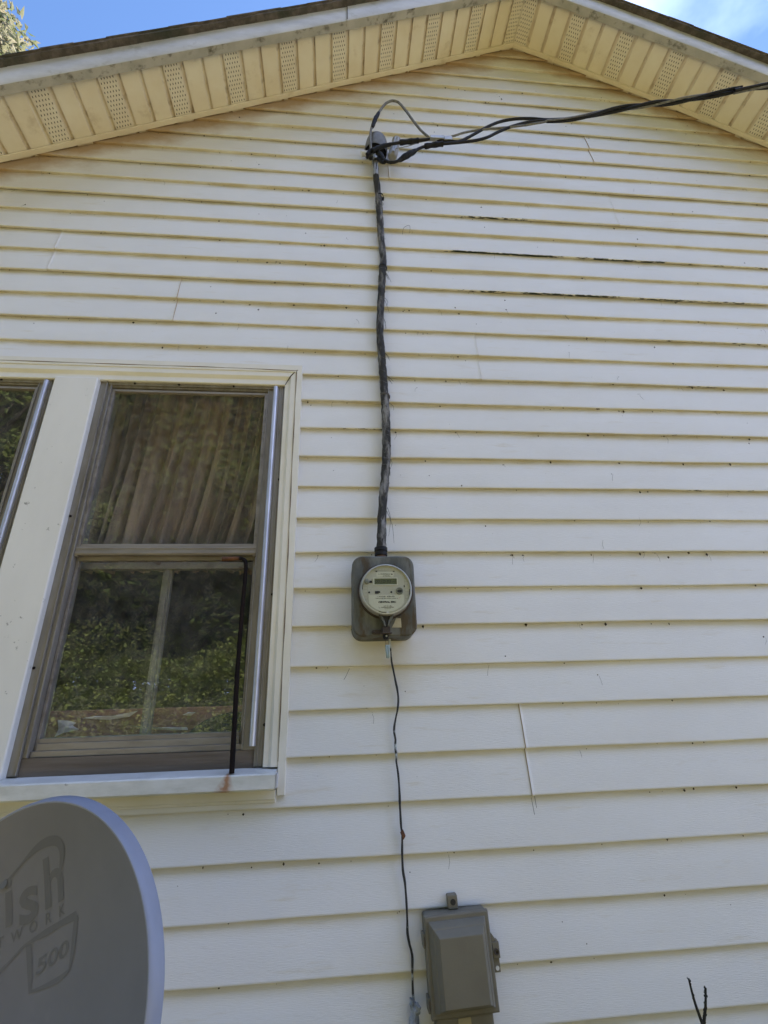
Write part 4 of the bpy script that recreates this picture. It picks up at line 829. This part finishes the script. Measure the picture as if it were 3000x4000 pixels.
for zz in (.052, -.075):
    b = MB(); nbox(b, -hw-.0075, -hw-.0005, -.040, -.010, zz-.016, zz+.016); h_ = b.build('hinge', M_NID, tb, bevel=.0025)
    b = MB(); nbox(b, -hw-.0048, -hw-.0025, -.0412, -.0395, zz-.009, zz+.009); b.build('hinge_slot', M_NIDD, h_)
b = MB(); nbox(b, hw+.0015, hw+.020, -.040, -.012, .000, .034); nbox(b, hw+.0015, hw+.018, -.034, -.014, -.030, -.0002); b.prism([(hw+.0015, .034), (hw+.016, .034), (hw+.004, .052), (hw+.0015, .052)], -.038, -.014, fn=nf); lt = b.build('latch', M_NID, tb, bevel=.003)
b = MB(); b.lathe([(.0072, .002), (.0070, -.002), (.004, -.002), (.0035, .001), (0, .001)], nf(hw+.011, -.041, .014), (0, 1, 0), 18); b.build('screw', M_NIDD, lt)
b = MB(); b.lathe([(.0048, 0), (.0048, -.001), (0, -.001)], nf(hw+.010, -.0345, -.021), (0, 1, 0), 16); b.build('eyelet', M_WHT, lt)
b = MB(); nbox(b, -.014, .013, -.016, .012, hh+.001, hh+.034); tb_ = b.build('mounting_tab', M_NID, tb, bevel=.003)
b = MB(); b.lathe([(.0072, 0), (.0072, -.0012), (0, -.0012)], nf(0, -.0163, hh+.018), (0, 1, 0), 20); b.build('screw_hole', M_INK, tb_)

# ------------------------------------------------------------------ satellite dish
DC = Vector((-.481, -.642, 1.237)); Dn = Vector((-.37265, -.92494, .07493)).normalized(); Du = Vector((0, 0, 1)).cross(Dn).normalized(); Dv = Dn.cross(Du)
def dp(u, v, off=0): return DC+Du*u+Dv*v+Dn*((u*u+v*v/1.17)/1.1-.0545+off)
sd = thing('satellite_dish', 'grey satellite dish with pale rim and faded logo below the window', 'satellite dish', (-.47, -.20, .78))
RU, RV = .245, .265; b = MB(); nr_, na = 16, 96
for i in range(nr_+1):
    for k in range(na): a = 2*pi*k/na; r = i/nr_; b.v.append(dp(RU*r*cos(a), RV*r*sin(a)))
for i in range(nr_):
    for k in range(na): j = (k+1) % na; b.f.append((i*na+k, i*na+j, (i+1)*na+j, (i+1)*na+k)); b.m.append(0)
# the back skin
o_ = len(b.v)
for i in range(nr_+1):
    for k in range(na): a = 2*pi*k/na; r = i/nr_; b.v.append(dp(RU*r*cos(a), RV*r*sin(a), -.004))
for i in range(nr_):
    for k in range(na): j = (k+1) % na; b.f.append((o_+i*na+k, o_+(i+1)*na+k, o_+(i+1)*na+j, o_+i*na+j)); b.m.append(0)
b.build('reflector', M_DISH, sd, smooth=True)
b = MB(); PR = [(0, 0), (.0022, .0006), (.0044, -.0012), (.0075, -.009), (.0095, -.018), (.0100, -.0225), (.0085, -.0235), (.006, -.012), (0, -.004)]
for e, d_ in PR:
    for k in range(na):
        a = 2*pi*k/na; rim_ = DC+Du*(RU+e)*cos(a)+Dv*(RV+e)*sin(a)+Dn*((RU*RU*cos(a)**2+RV*RV*sin(a)**2/1.17)/1.1-.0545+d_); b.v.append(rim_)
for i in range(len(PR)-1):
    for k in range(na): j = (k+1) % na; b.f.append((i*na+k, i*na+j, (i+1)*na+j, (i+1)*na+k)); b.m.append(0)
b.build('rim', M_RIM, sd, smooth=True)
# logo, laid on the dish's own surface
b = MB()
def on_dish(ox, oy, xd=(.91, .41), yd=(-.21, .98)): return lambda x, y: dp(ox+x*xd[0]+y*yd[0], oy+x*xd[1]+y*yd[1], .0006)
put_text(b, 'h', .098, on_dish(-.0005, .150), sub=2, bold=.0022, width=.040); put_text(b, 's', .098, on_dish(-.047, .124), sub=2, bold=.0022, width=.038)
put_text(b, 'i', .098, on_dish(-.084, .118), sub=2, bold=.0022, width=.014); put_text(b, 'd', .098, on_dish(-.126, .098), sub=2, bold=.0022, width=.044)
for ch, ox, oy in (('K', .022, .112), ('R', -.004, .100), ('O', -.031, .0875), ('W', -.060, .075), ('T', -.088, .064), ('E', -.113, .053), ('N', -.140, .041)): put_text(b, ch, .021, on_dish(ox, oy), sub=1, bold=.0003)
put_text(b, '500', .030, on_dish(.0185, .0515, (.88, .47), (-.12, .95)), sub=2, bold=.0006, width=.066)
def ribbon(c, w):
    n = len(c)
    sp_ = spline([Vector((p[0], p[1], 0)) for p in c], .004); m = len(sp_); lo = len(b.v)
    for i, p in enumerate(sp_):
        T = (sp_[min(i+1, m-1)]-sp_[max(i-1, 0)]).normalized(); nn = Vector((-T.y, T.x, 0)); t = i/(m-1)*(len(w)-1); k = min(int(t), len(w)-2); ww = (w[k]+(w[k+1]-w[k])*(t-k))/2
        b.v.append(dp(p.x+nn.x*ww, p.y+nn.y*ww, .0006)); b.v.append(dp(p.x-nn.x*ww, p.y-nn.y*ww, .0006))
    for i in range(m-1): q = lo+2*i; b.f.append((q, q+1, q+3, q+2)); b.m.append(0)
ribbon([(-.094, .147), (-.076, .165), (-.058, .183), (-.035, .200), (-.012, .2085), (.004, .207), (.0125, .197), (.0135, .183), (.011, .166)], [.004, .004, .0035, .008, .012, .015, .015, .011, .004])
ribbon([(-.110, .005), (-.077, .029), (-.055, .050), (-.040, .064), (-.010, .079), (.020, .0935), (.055, .1085)], [.006, .006, .004, .004, .010, .009, .012]); ribbon([(.0545, .108), (.056, .085), (.0575, .06), (.057, .040)], [.008, .010, .008, .004]); ribbon([(.057, .040), (.04, .028), (.015, .017), (-.013, .0075)], [.004, .008, .006, .003]); ribbon([(-.034, .064), (-.027, .045), (-.018, .022), (-.012, .006)], [.011, .010, .009, .005])
b.lathe([(0, 0), (.008, 0)], dp(-.099, .146, .0007), Dn, 16)
b.build('logo', M_LOGO, sd)
c = dp(0, -RV*.96, -.006); e = DC+Dn*.36-Dv*.27; b = MB(); b.tube([c-Dn*.05, c, e], .012, 10); b.build('feed_arm', M_ZINC, sd, smooth=True)
b = MB(); b.tube([e-Du*.05+Dv*.03, e+Du*.05+Dv*.03], .022, 14); b.tube([e+Dv*.03, e+Dv*.03-Dn*.07], .028, 16); b.build('receiver_head', M_WHT, sd, smooth=True)
m0 = DC-Dn*.10; b = MB(); b.tube([m0+Vector((0, 0, .06)), m0+Vector((0, 0, -.22)), Vector((m0.x, -.40, .86)), Vector((m0.x+.03, -.06, .72)), Vector((m0.x+.03, -.02, .72))], .019, 14); b.build('mast', M_ZINC, sd, smooth=True)
b = MB(); x_, y_ = m0.x, m0.y; b.box(x_-.045, x_+.045, y_-.02, y_+.035, DC.z-.07, DC.z+.07); b.tube([m0, DC-Dn*.056], .03, 10); b.build('bracket', M_ZINC, sd, bevel=.003)
b = MB(); b.box(x_-.02, x_+.08, -.022, .004, .66, .78); b.build('wall_plate', M_ZINC, sd, bevel=.003)

# ------------------------------------------------------------------ weed in front of the wall
p0 = at(2748, 4010, -.62); wd = thing('weed', 'dry dark weed with two upright seed spikes at the lower right', 'weed', (p0.x, p0.y, 0))
b = MB(); b.tube(spline([(p0.x-.02, p0.y-.02, 0), (p0.x+.01, p0.y, .5), (p0.x, p0.y, p0.z)], .05), lambda t: .0035-.0017*t, 7); b.build('stem', M_WEED, wd, smooth=True)
for px, py, bump_ in ((2690, 3822, .0003), (2757, 3858, .0009)):
    q = at(px, py, -.62); P = spline([p0, (p0+q)/2+Vector((.0015 if px > 2700 else -.002, 0, 0)), q], .004); b = MB(); b.tube(P, lambda t: .0024*(1-.55*t)+.0003, 7)
    for i, c in enumerate(P[2:]):
        for _ in range(2 if bump_ > .0005 else 1):
            a = random.uniform(0, 6.28); b.blob(c+Vector((cos(a)*.0019, sin(a)*.0019, 0)), .0011+bump_, .8, .8, 1.5)
    b.build('seed_spike', M_WEED, wd)

# ------------------------------------------------------------------ ground and planting
def gh(x, y):
    d = -y-6.2
    return 0 if d < 0 else 2.6*(1-math.exp(-(d/2.0)**2))+.25*wob(x*.35, 2)*min(1, d/2)
b = MB(); xs = [-300, -120, -50, -30, -20]+[-15+i for i in range(31)]+[20, 30, 50, 120, 300]; ys = [-300, -120, -50, -30, -20]+[-16+.5*i for i in range(36)]+[3, 6, 10, 20, 50, 120, 300]
for y in ys:
    for x in xs: b.v.append(Vector((x, y, gh(x, y))))
for j in range(len(ys)-1):
    for i in range(len(xs)-1): a = j*len(xs)+i; b.f.append((a, a+1, a+len(xs)+1, a+len(xs))); b.m.append(0)
tag(b.build('ground', M_GRND, smooth=True), None, None, kind='structure')

def leaves(mb, c, rad, n, size, flat=1.0, droop=0, narrow=.55):
    for _ in range(n):
        v = Vector((random.gauss(0, 1), random.gauss(0, 1), random.gauss(0, 1))).normalized(); r = random.uniform(.35, 1)**.5; p = Vector(c)+Vector((v.x*rad[0], v.y*rad[1], v.z*rad[2]))*r
        d = Vector((random.gauss(0, 1), random.gauss(0, 1), random.gauss(0, .6)-droop)).normalized(); s = d.cross(Vector((random.gauss(0, .5), random.gauss(0, .5), 1))).normalized(); L_ = size*random.uniform(.6, 1.35); w = L_*narrow*.5
        f = d.cross(s)*L_*.12
        mb.q(p, p+d*L_*.45+s*w+f, p+d*L_, p+d*L_*.45-s*w+f)
def tree(loc, H, crown_r, label, cat, lm, leaf=.16, n=9000, group=None, seed=1, low=.25, narrow=.55, droop=.1, clumps=38):
    random.seed(seed); x, y, z = loc; e = thing('tree', label, cat, loc, group); e.name = 'tree'
    ORG[e.name] = Vector(loc)
    b = MB(); top = Vector((x+random.uniform(-.4, .4), y+random.uniform(-.4, .4), z+H*.9)); P = spline([Vector(loc)-Vector((0, 0, .2)), Vector(loc)+Vector((random.uniform(-.2, .2), random.uniform(-.2, .2), H*.4)), top], .5)
    b.tube(P, lambda t: H*.018*(1-.85*t)+.02, 10); cl = []
    for i in range(clumps):
        t = low+(1-low)*((i+.5)/clumps)**.9; a = i*2.4+random.uniform(-.4, .4); k = sin(pi*min(1, .18+.80*(t-low)/(1-low)))**.7; R = crown_r*k*random.uniform(.45, 1)
        c = Vector((x+R*cos(a), y+R*sin(a), z+H*t)); cl.append((c, crown_r*random.uniform(.22, .42)))
        bp = P[min(len(P)-1, int(t*.82*(len(P)-1)))]; b.tube(spline([bp, (bp+c)/2+Vector((0, 0, .15)), c], .4), lambda q: H*.005*(1-.8*q)+.006, 5)
    b.build('trunk', M_TRUNK, e, smooth=True)
    b = MB()
    for c, r in cl: leaves(b, c, (r, r, r*.75), n//clumps, leaf, droop=droop, narrow=narrow)
    b.build('crown', lm, e); return e
q_ = at(0, 260, 4.2); tree((q_.x-.9, 4.2, 0), at(60, 100, 4.2).z+.2, 2.3, 'sunlit sourwood tree rising above the left roof edge against blue sky', 'tree', M_LEAFC, leaf=.19, n=24000, seed=11, low=.35, narrow=.34, droop=.5, clumps=46)
GT = 'trees reflected in the window panes'
base_tree = tree((-4.0, -12.2, 2.3), 12.5, 3.3, 'dark tall tree reflected in the window glass', 'tree', M_LEAFA, leaf=.24, n=12000, group=GT, seed=3, low=.08, clumps=60)
base_b = tree((-7.6, -8.2, gh(-7.6, -8.2)), 9.5, 2.5, 'bright leafy tree reflected in the left window pane', 'tree', M_LEAFB, leaf=.15, n=20000, group='bright trees reflected in the glass', seed=5, low=.05, clumps=60)
def copy_tree(src, loc, rot, sc):
    r = src.copy(); COL.objects.link(r); r.location = loc; r.rotation_euler = (0, 0, rot); r.scale = (sc, sc, sc)
    for ch in src.children:
        c = ch.copy(); COL.objects.link(c); c.parent = r; c.matrix_parent_inverse = ch.matrix_parent_inverse.copy()
    return r
for i, (x, y, ro, sc) in enumerate(((-1.0, -13.6, 1.0, 1.05), (-6.4, -14.5, 2.2, 1.15), (2.4, -12.6, 3.4, .95), (-9.8, -13.5, 4.4, 1.1), (5.8, -13.8, 5.2, 1.1), (-3.0, -16.5, .4, 1.25), (-12.8, -15.5, 2.9, 1.2), (1.0, -17.0, 1.7, 1.25), (9.6, -12.9, .2, 1.0), (-2.4, -12.4, 4.0, .62), (-5.4, -12.0, 5.1, .58), (-.2, -12.2, 2.5, .66), (-7.6, -12.6, .8, .66), (2.6, -13.0, 3.0, .6), (-4.6, -19, 1.2, 1.3), (-8.5, -18.5, 2.4, 1.35), (-1.4, -20, 3.3, 1.3), (-13, -19, 5.5, 1.3), (3, -20.5, .5, 1.35), (-6.5, -22, 4.4, 1.4), (6.5, -18.5, 3.7, 1.25), (-1.2, -12.9, .9, .45), (-3.4, -13.2, 2.2, .48), (-6.6, -12.9, 3.3, .45), (-9.0, -12.6, 4.1, .46), (1.2, -13.0, 5.0, .47), (-4.6, -13.6, .3, .42))):
    copy_tree(base_tree, (x, y, gh(x, y)), ro, sc)
copy_tree(base_b, (-11.5, -8.6, 2.0), 2.1, .95)
random.seed(21)
b = MB()
for i in range(110000):     # vines and tall weeds over the bank
    x = random.uniform(-11, 3.5) if i < 98000 else random.uniform(3.5, 9); y = -6.0-6.0*random.random()**1.3; h = gh(x, y)
    top = .60+.9*max(0, wob(x*.8+y*.6, 4))+.30*hsh(floor(x*3), floor(y*3))+.10*max(0, x+5)*(x < 0)
    p = Vector((x, y, h+top*random.random()**.6)); d = Vector((random.gauss(0, 1), random.gauss(0, 1)+.4, random.gauss(0, .7)-.1)).normalized(); s = d.cross(Vector((random.gauss(0, .5), random.gauss(0, .5)-.4, 1))).normalized(); L_ = random.uniform(.04, .105); w = L_*random.choice((.10, .34, .42))
    b.q(p, p+d*L_*.45+s*w, p+d*L_, p+d*L_*.45-s*w)
for i in range(16000):     # taller scrub closing the gap below the tree crowns
    x = random.uniform(-20, 14); y = random.uniform(-14.5, -12); p = Vector((x, y, gh(x, y)+2.1*random.random()))
    d = Vector((random.gauss(0, 1), random.gauss(0, 1), random.gauss(0, .6)-.1)).normalized(); s = d.cross(Vector((random.gauss(0, .5), random.gauss(0, .5)-.4, 1))).normalized(); L_ = random.uniform(.14, .30); w = L_*.36
    b.q(p, p+d*L_*.45+s*w, p+d*L_, p+d*L_*.45-s*w)
tag(b.build('vine_bank', M_LEAFV), 'tangled green vines and weeds covering the bank reflected in the lower pane', 'undergrowth', kind='stuff')
b = MB()
for i in range(14000):
    x = random.uniform(-6, 6); y = -random.uniform(.1, 6.5); h = random.uniform(.03, .10); a = random.uniform(0, 6.28); l_ = random.uniform(-.03, .03); w = .003
    p = Vector((x, y, 0)); b.q(p+Vector((w*cos(a), w*sin(a), 0)), p-Vector((w*cos(a), w*sin(a), 0)), p+Vector((l_, l_*.6, h)))
tag(b.build('grass', M_GRASS), 'short dry grass in the yard before the house', 'grass', kind='stuff')
